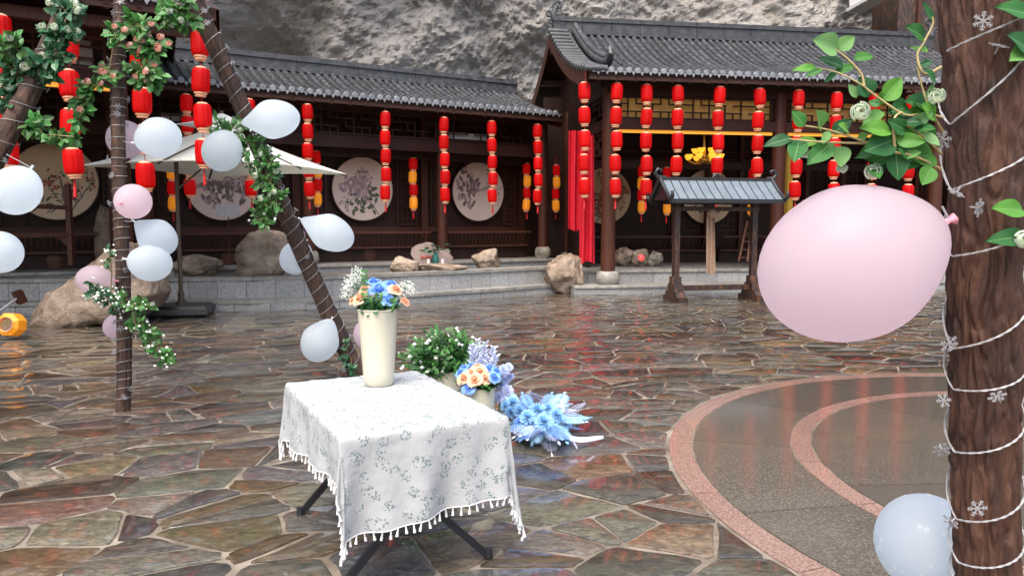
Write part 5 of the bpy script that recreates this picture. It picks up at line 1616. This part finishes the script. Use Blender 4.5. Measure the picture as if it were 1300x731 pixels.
# ------------------------------------------------------------------ near bark post with balloons, lights and rose branch
TY = 1.6
ta, tb = P(1267, 760, TY), P(1230, -20, TY)
dz = (tb - ta); ta = ta - dz * (ta.z / dz.z); tb = tb + dz * .35
post = thing('bark_post', ta, 'thick rough bark log post wrapped with snowflake lights', 'post')
mb, pax, prad, pR, pL = log_geo(ta, tb, .0575, .085, 77, nr=8, nl=4)
def bark_pt(i, j):
    th = 2 * pi * i; r = prad(j); z = j * pL
    w = V((noise.noise(V((th * 2, z * 6, 1))), noise.noise(V((th * 2, z * 6, 5))), 0))
    q = V((cos(th) * r / .020, sin(th) * r / .020, z / .13)) + w * .8
    dd, _ = noise.voronoi(q)
    g = min(1, (dd[1] - dd[0]) / .38)
    k = -.009 * (1 - g * g * (3 - 2 * g)) + .004 * noise.fractal(q * .35, 1, 2, 3) + .0022 * noise.fractal(V((q.x * 2.2, q.y * 2.2, q.z * 3.0)), 1, 2, 3)
    k -= .0018 * noise.turbulence(V((q.x * 3, q.y * 3, q.z * 1.2)), 2, True)
    return pax(j) + pR @ V((cos(th), sin(th), 0)) * (r + k)
mb = MB().grid(200, 560, bark_pt, closeu=True)
mb.build('log', MT['bark'], post, smooth=180)
ch2 = thing('string_light', ta, 'clear twisted string light with large snowflakes around the bark post', 'string light')
def t_of(py):
    lo, hi = 0.0, 1.0
    for _ in range(30):
        m = (lo + hi) / 2
        if proj(pax(m))[1] > py: lo = m
        else: hi = m
    return lo
# front passes of the wire: (left px,py) -> (right px,py)
passes = [((1186, 68), (1300, 4)), ((1188, 160), (1298, 12)), ((1196, 242), (1298, 168)), ((1200, 325), (1296, 262)), ((1196, 442), (1296, 356)), ((1204, 494), (1294, 448)), ((1206, 574), (1296, 512)), ((1214, 660), (1296, 600)), ((1216, 715), (1298, 668)), ((1222, 745), (1298, 738))]
pts = []
def around(px, py, th):
    t = t_of(py); c = pax(t); r = prad(t) * 1.03 + .003
    return c + V((r * cos(th), r * sin(th), 0)), c, r
def hpt(th, z):
    t = (z - ta.z) / (tb.z - ta.z); c = pax(t); r = prad(t) * 1.02 + .004
    return c + V((cos(th) * r, sin(th) * r, 0))
seq = []
for (l, r_) in passes:
    zl = P(l[0], l[1], TY - .01).z; zr_ = P(r_[0], r_[1], TY - .01).z
    seq.append((zl, zr_))
thl, thr = pi + .15, 2 * pi - .02   # the wire crosses the near side from left (pi) to right (2 pi)
for k, (zl, zr_) in enumerate(seq):
    n = 22
    for i in range(n + 1):
        t = i / n; th = thl + (thr - thl) * t
        sag = -.012 * sin(pi * t) * (1 if k > 2 else .3)
        pts.append(hpt(th, zl + (zr_ - zl) * t ** 1.25 + sag))
    if k + 1 < len(seq):
        zn = seq[k + 1][0]
        for i in range(1, 12):
            t = i / 12; th = thr + (thl + 2 * pi - thr) * t
            pts.append(hpt(th, zr_ + (zn - zr_) * t))
pts2 = smooth_path(pts, 2)
wa, wb = [], []
for i, p in enumerate(pts2):
    tt = (pts2[min(i + 1, len(pts2) - 1)] - pts2[max(i - 1, 0)]).normalized(); o = tt.orthogonal().normalized(); o2 = tt.cross(o)
    a = i * .9
    wa.append(p + (o * cos(a) + o2 * sin(a)) * .0012); wb.append(p - (o * cos(a) + o2 * sin(a)) * .0012)
MB().tube(wa, .0014, 5).build('wire', MT['wire'], ch2, smooth=60)
MB().tube(wb, .0014, 5).build('wire', MT['wire'], ch2, smooth=60)
for (px, py, dx, dy, dep, s) in [(1248, 27, -.5, -.1, .9, .019), (1268, 58, .3, -.8, .4, .019), (1197, 178, -.5, .2, .7, .019), (1214, 245, .0, .9, .4, .017), (1243, 264, .2, -.2, .95, .019), (1205, 436, -.6, .3, .4, .019), (1266, 503, .4, .6, .5, .018), (1198, 508, -.8, .2, .5, .015), (1196, 571, -.8, .2, .5, .019), (1241, 645, -.5, -.3, .8, .019), (1207, 662, -.8, -.1, .5, .017), (1214, 742, -.5, .4, .6, .018)]:
    p = P(px, py, TY - .1)
    d = V((dx, -dep, -dy)).normalized()
    M = T[ch2.name].inverted() @ Matrix.Translation(p) @ align(d + V((rnd(-1.1, 1.1), rnd(-.2, .6), rnd(-1.1, 1.1)))) @ Matrix.Rotation(rnd(0, 1), 4, 'Z') @ Matrix.Scale(s, 4)
    inst('snowflake_light', FL, ch2, M)
gb = 'balloons on the bark post'
balloon(1081, 333, 236, 196, 1.55, 'ballp', (1, -.42, -.05), 'big pink balloon with neck tied to the bark post', P(1196, 262, 1.56), .12, group=gb)
balloon(1177, 690, 132, 126, 1.82, 'ballw', (.6, .7, -.2), 'white star printed balloon low behind the bark post', P(1240, 735, 1.66), 0, stars=120, group=gb)
balloon(1336, 485, 90, 84, 1.72, 'ballp', (-.7, -.5, 0), 'pink balloon peeping out right of the bark post', P(1292, 450, 1.68), group=gb)

def zoomed(x, y): return 960 + x / 2.812, y / 2.812
def leaf_mesh(L, W, bend, fold):
    mb = MB(); nu, nv = 6, 10; uv = []
    def fn(i, j):
        x = (i - .5) * 2
        w = W * .5 * (sin(pi * min(1, j ** .80)) ** .8) * (1 - .12 * j)
        return V((x * w, L * j, fold * abs(x) * w * 1.2 - bend * L * j * j + .02 * L * sin(j * 9 + i * 5) * abs(x)))
    mb.grid(nu, nv, fn)
    mb.uv = [((i / nu - .5) * 2, j / nv) for j in range(nv + 1) for i in range(nu + 1)]
    return mb
branch = thing('rose_branch', P(1196, 190, 1.55), 'artificial rose branch with large veined green leaves beside the bark post', 'branch')
BY = 1.50
def stem_path(pp, r, Y0=BY):
    q = smooth_path([P(*zoomed(x, y), Y0 + dy) for x, y, dy in pp], 5)
    MB().tube(q, [r * (1 - .5 * i / len(q)) for i in range(len(q))], 7).build('stem', MT['stem'], branch, smooth=60)
stem_path([(665, 420, .05), (600, 405, .02), (530, 410, 0), (430, 345, 0), (370, 300, 0), (290, 260, 0), (215, 243, 0)], .0026)
stem_path([(385, 310, 0), (375, 265, 0), (330, 215, 0), (285, 178, 0)], .003)
stem_path([(660, 605, .05), (570, 560, 0), (480, 540, 0), (400, 510, 0), (260, 465, 0), (175, 450, 0)], .003)
stem_path([(400, 512, .01), (300, 510, 0), (200, 505, 0), (120, 497, 0)], .0028)
stem_path([(495, 530, 0), (490, 470, -.01), (495, 420, -.01), (520, 400, 0)], .0035)
stem_path([(660, 550, .05), (600, 490, 0), (560, 465, 0)], .003)
stem_path([(660, 240, .05), (600, 265, 0), (575, 200, 0), (600, 150, 0), (630, 90, 0), (628, 60, 0)], .003)
stem_path([(665, 470, .06), (625, 400, 0), (595, 320, 0), (575, 240, 0)], .003)
LV = [(290, 180, 205, 140, .72), (293, 178, 352, 130, .8), (350, 215, 422, 193, .55), (312, 240, 222, 205, .5), (220, 245, 128, 246, .38), (238, 250, 172, 272, .42), (285, 262, 352, 228, .5), (288, 268, 238, 292, .6),
      (405, 346, 372, 272, .9), (450, 358, 526, 275, .62), (500, 440, 612, 428, .6), (482, 470, 370, 455, .5), (492, 500, 386, 540, .55), (498, 500, 606, 505, .55), (497, 530, 508, 645, .68), (172, 452, 130, 394, .72),
      (232, 458, 222, 396, .7), (272, 475, 345, 425, .62), (128, 492, 26, 518, .42), (155, 500, 136, 570, .5), (222, 508, 118, 508, .4), (272, 508, 186, 582, .5), (300, 522, 306, 592, .75), (262, 470, 236, 512, .6),
      (392, 560, 470, 598, .6), (560, 558, 520, 530, .6), (625, 596, 596, 658, .8), (602, 138, 538, 92, .55), (632, 82, 592, 4, .4), (612, 188, 548, 170, .55), (625, 222, 580, 238, .6), (612, 366, 630, 296, .6),
      (640, 392, 565, 402, .4), (405, 588, 442, 632, .6), (440, 380, 400, 362, .8), (455, 400, 380, 440, .5), (560, 465, 640, 455, .5), (590, 480, 655, 520, .5), (540, 470, 470, 430, .5), (330, 470, 300, 440, .6),
      (520, 560, 590, 540, .5), (440, 545, 350, 562, .4), (360, 350, 330, 300, .6), (640, 420, 600, 370, .6), (470, 560, 400, 590, .55), (570, 440, 630, 400, .6), (400, 480, 355, 500, .6), (640, 300, 610, 240, .55)]
rl = random.Random(5)
for _ in range(26):
    x0, y0 = rl.uniform(410, 640), rl.uniform(380, 580); a_ = rl.uniform(2.2, 5.2); l_ = rl.uniform(55, 95)
    LV.append((x0, y0, x0 + l_ * cos(a_), y0 + l_ * sin(a_) * .8, rl.uniform(.5, .7)))
for i, (x0, y0, x1, y1_, w) in enumerate(LV):
    a = P(*zoomed(x0, y0), BY + rl.uniform(-.01, .02) + (.03 if i > 47 else 0)); b = P(*zoomed(x1, y1_), BY + rl.uniform(-.035, .03) + (.03 if i > 47 else 0))
    d = b - a; L_ = d.length
    nrm = V((rl.uniform(-.35, .35), -1, rl.uniform(.1, .8)))
    yv = d.normalized(); zv = (nrm - yv * nrm.dot(yv)).normalized(); xv = yv.cross(zv)
    M = Matrix((xv, yv, zv)).transposed().to_4x4(); M.translation = a
    lm = leaf_mesh(L_, L_ * w * 1.12, rl.uniform(.02, .16), rl.uniform(.15, .4))
    lm.build('leaf', MT['leafb'], branch, M, smooth=180)
for (x, y, r, dy) in ((373, 398, .0205, -.03), (642, 345, .018, -.01), (418, 612, .018, 0), (175, 548, .012, .02), (305, 600, .012, .02)):
    put_rose(branch, P(*zoomed(x, y), BY + dy), V((-.3, -1, .2)), r, 'petw')
br2 = thing('rose_branch', P(1298, 300, 1.5), 'white rose with dark leaves at the right side of the bark post', 'branch')
put_rose(br2, P(1299, 303, 1.48), V((-.1, -1, .1)), .02, 'petw')
MB().tube([P(1305, 130, 1.6), P(1312, 220, 1.55), P(1302, 300, 1.5)], .003, 6).build('stem', MT['stem'], br2)
for (x0, y0, x1, y1_, w) in ((1300, 268, 1262, 262, .5), (1305, 300, 1255, 304, .4), (1312, 70, 1283, 42, .7), (1310, 20, 1268, 6, .5), (1312, 60, 1284, 75, .6)):
    a = P(x0, y0, 1.50); b = P(x1, y1_, 1.47); d = b - a
    nrm = V((0, -1, .5)); yv = d.normalized(); zv = (nrm - yv * nrm.dot(yv)).normalized(); xv = yv.cross(zv)
    M = Matrix((xv, yv, zv)).transposed().to_4x4(); M.translation = a
    leaf_mesh(d.length, d.length * w, .1, .25).build('leaf', MT['leafb'], br2, M, smooth=180)

# ------------------------------------------------------------------ table with printed cloth
TC = V((-.64, 3.742, 0)); td = V((.542, -1.06, 0)).normalized(); trot = math.atan2(td.y, td.x)
WT = frame(trot, TC); ZT = .72; HA, HB = .60, .38
table = thing('folding_table', TC, 'folding table with crossed black metal legs under the printed cloth', 'table', rot=trot)
MB().cbox(-HA, HA, -HB, HB, ZT - .035, ZT - .004, .006).build('table_top', MT['white'], table, WT)
for sx in (-1, 1):
    for st_g in (-1, 1):
        x = sx * .46 + st_g * .014
        lg = MB().beam((x, st_g * .35, .012), (x, -st_g * .30, ZT - .05), .022, .034).build('leg', MT['blackm'], table, WT)
        MB().lathe([(.017, .004), (.021, .012), (.019, .05)], 10, Matrix.Translation((x, st_g * .35, 0))).build('rubber_foot', MT['blackm'], lg, WT)
for st_g in (-1, 1):
    MB().beam((-.5, st_g * .30, ZT - .05), (.5, st_g * .30, ZT - .05), .025, .03).build('top_bar', MT['blackm'], table, WT)
MB().beam((-.46, 0, .345), (.46, 0, .345), .02, .02).build('stretcher', MT['blackm'], table, WT)
E_ = .36
def drape_pt(s, t):
    """cloth coordinates (metres from the centre) to the hanging surface"""
    es, et = max(0, abs(s) - HA), max(0, abs(t) - HB)
    sx, st = (1 if s > 0 else -1), (1 if t > 0 else -1)
    x, y = min(abs(s), HA) * sx, min(abs(t), HB) * st
    r = math.hypot(es, et)
    z = ZT + .003 + .0025 * noise.noise(V((s * 5, t * 5, 0)))
    if r > 0:
        ph = math.atan2(et, es)
        rnd_ = min(r, .03)
        flare = .035 * r + .012 * (1 - math.exp(-r / .01))
        w = (r / E_) * (.020 * sin(t * 15 + s * 3) + .012 * sin(t * 33 + 2) + .02 * noise.noise(V((t * 6, 0, 1))) if et == 0 else .020 * sin(s * 13 + 1.0 + t * 3) + .012 * sin(s * 29) + .02 * noise.noise(V((s * 6, 3, 1))))
        if es > 0 and et > 0:
            k = sin(2 * ph)
            flare += .07 * r * k ** 1.5; w = .012 * r / E_ * sin(ph * 9)
        f = flare + w
        x += sx * cos(ph) * f; y += st * sin(ph) * f
        z -= r * .985 - .004
        if es > 0 and et > 0: z -= .06 * r * sin(2 * ph)
    n_ = noise.noise(V((s * 9, t * 9, 3)))
    return V((x + .004 * n_, y + .004 * n_, z))
sx_, sy_ = HA + .335, HB + .30
CD = .10
def cloth_pt(a, b):
    s, t = a * cos(CD) - b * sin(CD) + .065, a * sin(CD) + b * cos(CD) + .04
    return drape_pt(s, t)
NU, NV = 130, 100
cl = MB(); uvs = []
cl.grid(NU, NV, lambda i, j: cloth_pt((i - .5) * 2 * sx_, (j - .5) * 2 * sy_))
cl.uv = [((i / NU - .5) * 2 * sx_, (j / NV - .5) * 2 * sy_) for j in range(NV + 1) for i in range(NU + 1)]
tcl = thing('tablecloth', TC, 'white cotton cloth printed with sage sprigs and tasselled hem', 'tablecloth', rot=trot)
cl.build('cloth', MT['cloth'], tcl, WT, smooth=180)
ts = MB().lathe([(.003, .0), (.0035, -.008), (.0065, -.013), (.0045, -.017), (.0075, -.024), (.010, -.042), (.003, -.043)][::-1], 8)
tsm = ts.mesh('tassel', MT['white'], smooth=60)
braid = MB()
edge = []
def per(q):
    if q < 1: return (-1 + 2 * q, -1)
    if q < 2: return (1, -1 + 2 * (q - 1))
    if q < 3: return (1 - 2 * (q - 2), 1)
    return (-1, 1 - 2 * (q - 3))
NT = (52, 40, 52, 40)
for sd2 in range(4):
    for i in range(NT[sd2]):
        a, b = per(sd2 + (i + .5) / NT[sd2])
        p = cloth_pt(a * sx_, b * sy_)
        inst('tassel', tsm, tcl, Matrix.Translation(p + V((0, 0, .001))) @ Matrix.Rotation(rnd(-.25, .25), 4, 'X') @ Matrix.Rotation(rnd(-.25, .25), 4, 'Y') @ Matrix.Diagonal((.7, .7, rnd(.75, 1.0), 1)))
pp = [cloth_pt(per(4 * i / 240 % 4)[0] * sx_, per(4 * i / 240 % 4)[1] * sy_) for i in range(241)]
braid.tube(pp, .0026, 5).build('hem_braid', MT['white'], tcl, WT, smooth=60)

# ------------------------------------------------------------------ buckets of flowers
def bucket(base, h, r0, r1, label, spout=None):
    b = thing('bucket', base, label, 'bucket')
    M = Matrix.Translation(base)
    wob = None
    if spout is not None:
        def wob(a, z):
            dlt = (a - spout + pi) % (2 * pi) - pi
            return 1 + (.16 * math.exp(-(dlt / .35) ** 2) * max(0, (z / h - .78) / .22) if z > .78 * h else 0)
    prof = [(r0 * .9, .0), (r0, .01)] + [(r0 + (r1 - r0) * k / 8, .01 + (h - .015) * k / 8) for k in range(1, 9)]
    prof += [(r1 * 1.03, h - .004), (r1 * 1.035, h), (r1 * .99, h + .002), (r1 * .96, h - .01), (r1 * .9, h - .08), (.001, h - .09)]
    MB().lathe(prof, 40, M, wob).build('shell', MT['cream'], b, smooth=50)
    if spout is not None:
        pass
    return b
tb_ = G(481, 488, ZT + .004); tb_.z = ZT + .006
s4 = tb_.y / F
bucket(tb_, 98 * s4, 19 * s4, 25.5 * s4, 'tall cream bucket standing on the tablecloth', spout=-1.1)
def bouquet(base, label, roses, leaves, gyp, up, name='flower_bouquet', greens='leafd', lr=.06, gr=1.15):
    """roses: (offset vector, radius, material)"""
    t = thing(name, base, label, 'flowers')
    sm = MB(); lf = MB()
    for (o, r, k) in roses:
        p = base + o; d = (o + V((0, -.03, .05))).normalized() + V((0, -.35, .2))
        put_rose(t, p, d, r * gr, k)
        sm.tube([base + V((o.x * .2, o.y * .2, -.10)), p - d.normalized() * r * .5], .003, 5)
    for i in range(leaves):
        a = rnd(0, 2 * pi); rr = rnd(.3, 1) * lr * 1.5
        p = base + V((cos(a) * rr, sin(a) * rr, rnd(-.01, up * .45)))
        d = V((cos(a), sin(a), rnd(-.35, .9)))
        L_ = rnd(.7, 1.2) * lr
        lf.leaf(p, d, V((0, 0, 1)) + rvec() * .6, L_, L_ * .6, .2, .25)
        if i % 3 == 0: sm.tube([base + V((0, 0, -.09)), p], .002, 4)
    tag(lf.build('leaves', MT[greens], t), kind='stuff')
    gp = MB()
    for (o, rad_, n) in gyp:
        c = base + o
        for i in range(n):
            p = c + rvec() * rad_ * rnd(.3, 1)
            gp.ball(p, rnd(.0025, .0048), 0)
            if i % 3 == 0: sm.tube([base + o * .3 + V((0, 0, .0)), c * .6 + base * .4 + rvec() * .01, p], .0009, 3, cap=False)
    if gp.v: tag(gp.build('gypsophila', MT['gyp'], t), kind='stuff')
    sm.build('stems', MT['leafg'], t)
    return t
hb = tb_ + V((0, 0, 98 * s4))
random.seed(21)
def o4(px, py, dy=0): return P(px, py, tb_.y + dy) - hb
bouquet(hb, 'blue and peach roses with gypsophila in the tall cream bucket',
        [(o4(481, 366, -.03), .050, 'petb'), (o4(497, 360, .03), .042, 'petb'), (o4(494, 380, -.06), .036, 'petb'), (o4(474, 356, .04), .036, 'petb'),
         (o4(456, 377, -.05), .040, 'peto'), (o4(462, 366, -.01), .03, 'peto'), (o4(503, 366, -.03), .036, 'peto'), (o4(515, 382, -.02), .026, 'peto'), (o4(448, 380, -.02), .028, 'peto')],
        130, [(o4(447, 358, .0), .055, 150), (o4(440, 372, .0), .045, 90), (o4(455, 348, .03), .05, 90), (o4(516, 366, .0), .048, 150), (o4(508, 374, -.02), .03, 60)], .12, lr=.055, greens='leafd')
ee = thing('leaf_sprig', hb, 'upright eucalyptus sprig among the blue roses of the tall bucket', 'sprig')
lf = MB()
for (x0, y0, x1, y1_) in ((463, 392, 463, 340), (482, 396, 481, 372), (470, 396, 468, 378), (495, 396, 500, 380)):
    n = 9
    for i in range(n):
        t = i / n; p = P(x0 + (x1 - x0) * t, y0 + (y1_ - y0) * t, tb_.y - .07)
        for s in (-1, 1): lf.leaf(p, V((s * .9, rnd(-.5, .2), .6)), V((0, -1, .6)), .026, .02, .1, .1)
lf.build('leaves', MT['leaf'], ee)

b2 = V((P(609, 520, 5.25).x, 5.25, .012))
bucket(b2, .44, .085, .115, 'short cream bucket of peach and blue roses behind the table')
h2b = b2 + V((0, 0, .44))
def o5(px, py, dy=0): return P(px, py, 5.25 + dy) - h2b
random.seed(23)
bouquet(h2b, 'peach and blue roses in the short bucket behind the table',
        [(o5(588, 479, -.1), .046, 'peto'), (o5(602, 481, -.13), .05, 'peto'), (o5(609, 470, -.06), .046, 'peto'), (o5(616, 479, -.1), .044, 'peto'), (o5(606, 465, -.0), .044, 'peto'), (o5(598, 472, -.05), .04, 'peto'),
         (o5(594, 492, -.13), .046, 'petb'), (o5(628, 478, -.08), .044, 'petb'), (o5(598, 464, .04), .044, 'petb'), (o5(584, 472, -.02), .04, 'petb'), (o5(588, 466, .03), .04, 'petb'), (o5(622, 466, .02), .04, 'petb'), (o5(631, 470, 0), .036, 'petb')],
        90, [], .10, lr=.075, greens='leaf', gr=1.12)
b3 = V((P(572, 500, 5.85).x, 5.85, .012))
bucket(b3, .44, .085, .115, 'cream bucket overflowing with green foliage behind the table')
fo = thing('foliage_bunch', b3 + V((0, 0, .44)), 'bushy green foliage with tiny white blooms in the rear bucket', 'foliage')
random.seed(31)
lf = MB(); sm = MB(); bd = MB()
for (px, py, rx, ry, n, dy) in ((565, 436, 34, 20, 46, 0), (545, 448, 26, 18, 34, -.1), (585, 442, 24, 20, 34, 0), (520, 455, 18, 14, 24, .05), (566, 470, 22, 14, 22, -.14), (602, 450, 14, 16, 16, -.1), (534, 462, 18, 12, 16, -.1)):
    for s in range(n):
        a = rnd(0, 6.3); q = math.sqrt(rnd(.05, 1))
        e = P(px + rx * q * cos(a), py + ry * q * sin(a), 5.85 + dy + rnd(-.15, .15)); b0 = (b3 + V((0, 0, .42))).lerp(e, .5)
        sm.tube([b3 + V((0, 0, .3)), b0 + V((0, 0, .02)), e], .0025, 4, cap=False)
        for m in range(7):
            p = b0.lerp(e, (m + 1) / 7); lf.leaf(p, (e - b0).normalized() + rvec() * 1.1, V((0, -.6, 1)) + rvec() * .6, rnd(.04, .065), rnd(.022, .036), .2, .2)
        if s % 2 == 0: bd.ball(e + rvec() * .04, rnd(.012, .02), 0)
tag(lf.build('leaves', MT['leaf'], fo), kind='stuff'); sm.build('stems', MT['leafg'], fo); tag(bd.build('small_blossoms', MT['gyp'], fo), kind='stuff')

# pale flower spike behind the short bucket
def frond(mb, a, d, n, L, w, lw, up=V((0, 0, 1)), curl=.25):
    """feather shaped frond: rib with paired blades"""
    d = V(d).normalized(); side = d.cross(up).normalized(); nn = side.cross(d)
    pts = [a + d * (L * t) - nn * (curl * L * t * t) for t in [i / 10 for i in range(11)]]
    mb.tube(pts, [.004 * (1 - .7 * i / 10) for i in range(11)], 5, cap=False)
    for i in range(n):
        t = .10 + .88 * i / n; k = t * 10; j = min(9, int(k)); p = pts[j].lerp(pts[j + 1], k - j)
        l = w * (sin(pi * min(1, .15 + t * .85)) ** .7)
        for s in (-1, 1): mb.leaf(p, side * s + d * .75, nn, l, lw * .45, .15, .15)
    mb.leaf(pts[-1], d - nn * curl, nn, w * .5, lw, .1, .1)
pf_ = thing('lilac_spray', V((P(632, 500, 5.4).x, 5.4, .012)), 'pale lilac blossom spray and feathery fronds behind the short bucket', 'flowers')
for (px, py, r) in ((640, 470, .05), (646, 466, .036), (636, 488, .055), (644, 496, .05), (632, 478, .044), (641, 482, .044), (634, 504, .046), (648, 478, .032)):
    inst('blossom', random.choice(POM['petv']), pf_, T[pf_.name].inverted() @ Matrix.Translation(P(px, py, 5.35 + rnd(-.05, .05))) @ align(V((rnd(-.3, .4), -1, rnd(0, .6)))) @ Matrix.Scale(r * .95, 4))
mb = MB()
for (x0, y0, x1, y1_) in ((608, 466, 606, 428), (612, 466, 617, 432), (618, 468, 628, 438), (604, 466, 598, 436), (622, 470, 631, 450)):
    a, b = P(x0, y0, 5.42), P(x1, y1_, 5.35)
    for k in range(9):
        p = a.lerp(b, k / 9)
        for s in (-1, 1): mb.leaf(p, (b - a).normalized() + V((s * rnd(.5, 1.1), rnd(-.6, .2), 0)), V((0, -1, .3)) + rvec() * .6, .065 * (1.1 - k / 14) * rnd(.7, 1.2), .018, .15, .3)
mb.build('lilac_fronds', MT['petv'], pf_)
MB().tube([pf_.location, P(636, 490, 5.35), P(640, 470, 5.35)], .006, 5).build('stem', MT['leafg'], pf_)

# blue floral arrangement lying on the paving
GA = G(690, 556); 
ga = thing('blue_arrangement', V((GA.x, GA.y, .012)), 'light blue artificial flower arrangement with fern fronds on the paving', 'flowers')
def gz(px, py, z): return G(px, py, z)
random.seed(41)
mb = MB().lathe([(.01, .14), (.10, .12), (.14, .05), (.14, .0)], 12, Matrix.Translation(V((GA.x, GA.y, .012))) @ Matrix.Diagonal((1.5, .9, .8, 1)))
mb.build('foam_base', MT['blackm'], ga)
for (px, py, z, r, k) in ((670, 530, .22, .055, 'petl'), (682, 522, .25, .06, 'petl'), (690, 536, .22, .06, 'petl'), (660, 522, .22, .05, 'petl'), (706, 528, .22, .055, 'petl'), (716, 538, .14, .05, 'petl'), (676, 540, .16, .055, 'petl'), (696, 520, .25, .05, 'petl'),
                      (652, 512, .24, .05, 'petl'), (662, 536, .16, .05, 'petb'), (684, 544, .15, .05, 'petb'), (648, 524, .2, .045, 'petl'), (700, 544, .14, .05, 'petl'), (668, 516, .24, .05, 'petb'), (642, 516, .22, .045, 'petl'), (710, 520, .22, .04, 'petv')):
    inst('blossom', random.choice(POM[k]), ga, T[ga.name].inverted() @ Matrix.Translation(gz(px, py, z)) @ align(V((rnd(-.5, .5), -.8, .9))) @ Matrix.Scale(r * 1.15, 4))
fr, fr2, fr3 = MB(), MB(), MB()
def G2(a, b, za, zb): return gz(a[0], a[1], za), gz(b[0], b[1], zb)
for (a, b, za, zb, n, w, lw, tgt) in (((694, 540), (700, 574), .12, .03, 13, .10, .014, fr2), ((712, 540), (744, 512), .16, .14, 13, .07, .022, fr2), ((708, 544), (752, 530), .14, .08, 14, .08, .02, fr),
                                 ((690, 515), (676, 496), .25, .42, 11, .09, .013, fr2), ((704, 520), (716, 500), .22, .30, 11, .09, .024, fr), ((664, 530), (640, 548), .16, .05, 12, .08, .03, fr),
                                 ((672, 538), (660, 556), .14, .03, 12, .07, .02, fr), ((660, 515), (644, 500), .22, .3, 10, .08, .03, fr), ((680, 546), (676, 562), .12, .03, 9, .06, .02, fr), ((706, 546), (724, 560), .12, .02, 9, .07, .02, fr),
                                 ((655, 520), (634, 528), .2, .12, 9, .07, .03, fr), ((690, 520), (700, 500), .25, .34, 9, .07, .02, fr3), ((676, 520), (664, 500), .25, .34, 9, .07, .022, fr3), ((700, 540), (738, 545), .12, .05, 9, .06, .02, fr3)):
    p, q = G2(a, b, za, zb); d = q - p
    frond(tgt, p, d + V((0, 0, .15 * d.length)), n, d.length, w, lw, V((0, -.3, 1)), .15)
rq = random.Random(8)
for k in range(26):
    an = rq.uniform(-2.9, 1.2); tx, ty = 690 + rq.uniform(38, 66) * cos(an), 536 - rq.uniform(16, 34) * sin(an)
    p, q = gz(690 + 16 * cos(an), 534 - 6 * sin(an), .17), gz(tx, ty, rq.uniform(.03, .16)); d = q - p
    frond(rq.choice((fr, fr, fr2, fr3)), p, d + V((0, 0, .25 * d.length)), rq.randint(9, 13), d.length, rq.uniform(.06, .10), rq.uniform(.014, .024), V((0, -.3, 1)), .2)
fr.build('blue_fronds', MT['petl'], ga); fr2.build('lilac_fronds', MT['petv'], ga); fr3.build('blue_fronds', MT['petb'], ga)
rb = MB()
for (a, b, c, za) in (((712, 552), (735, 560), (766, 556), .06), ((706, 552), (722, 556), (733, 570), .05), ((650, 530), (664, 550), (690, 552), .10)):
    p, q, r = gz(*a, za), gz(*b, za), gz(*c, .03)
    L2 = smooth_path([p, q, r], 6)
    vs = []
    for i, x in enumerate(L2):
        t = i / (len(L2) - 1); w = .022 * (sin(pi * (.12 + .8 * t)) ** .6)
        vs += [x + V((0, w, w * .7 + .01)), x + V((0, -w, 0))]
    rb.add(vs, [(2 * i, 2 * i + 1, 2 * i + 3, 2 * i + 2) for i in range(len(L2) - 1)])
rb.build('ribbon_leaf', MT['petv'], ga, smooth=180)
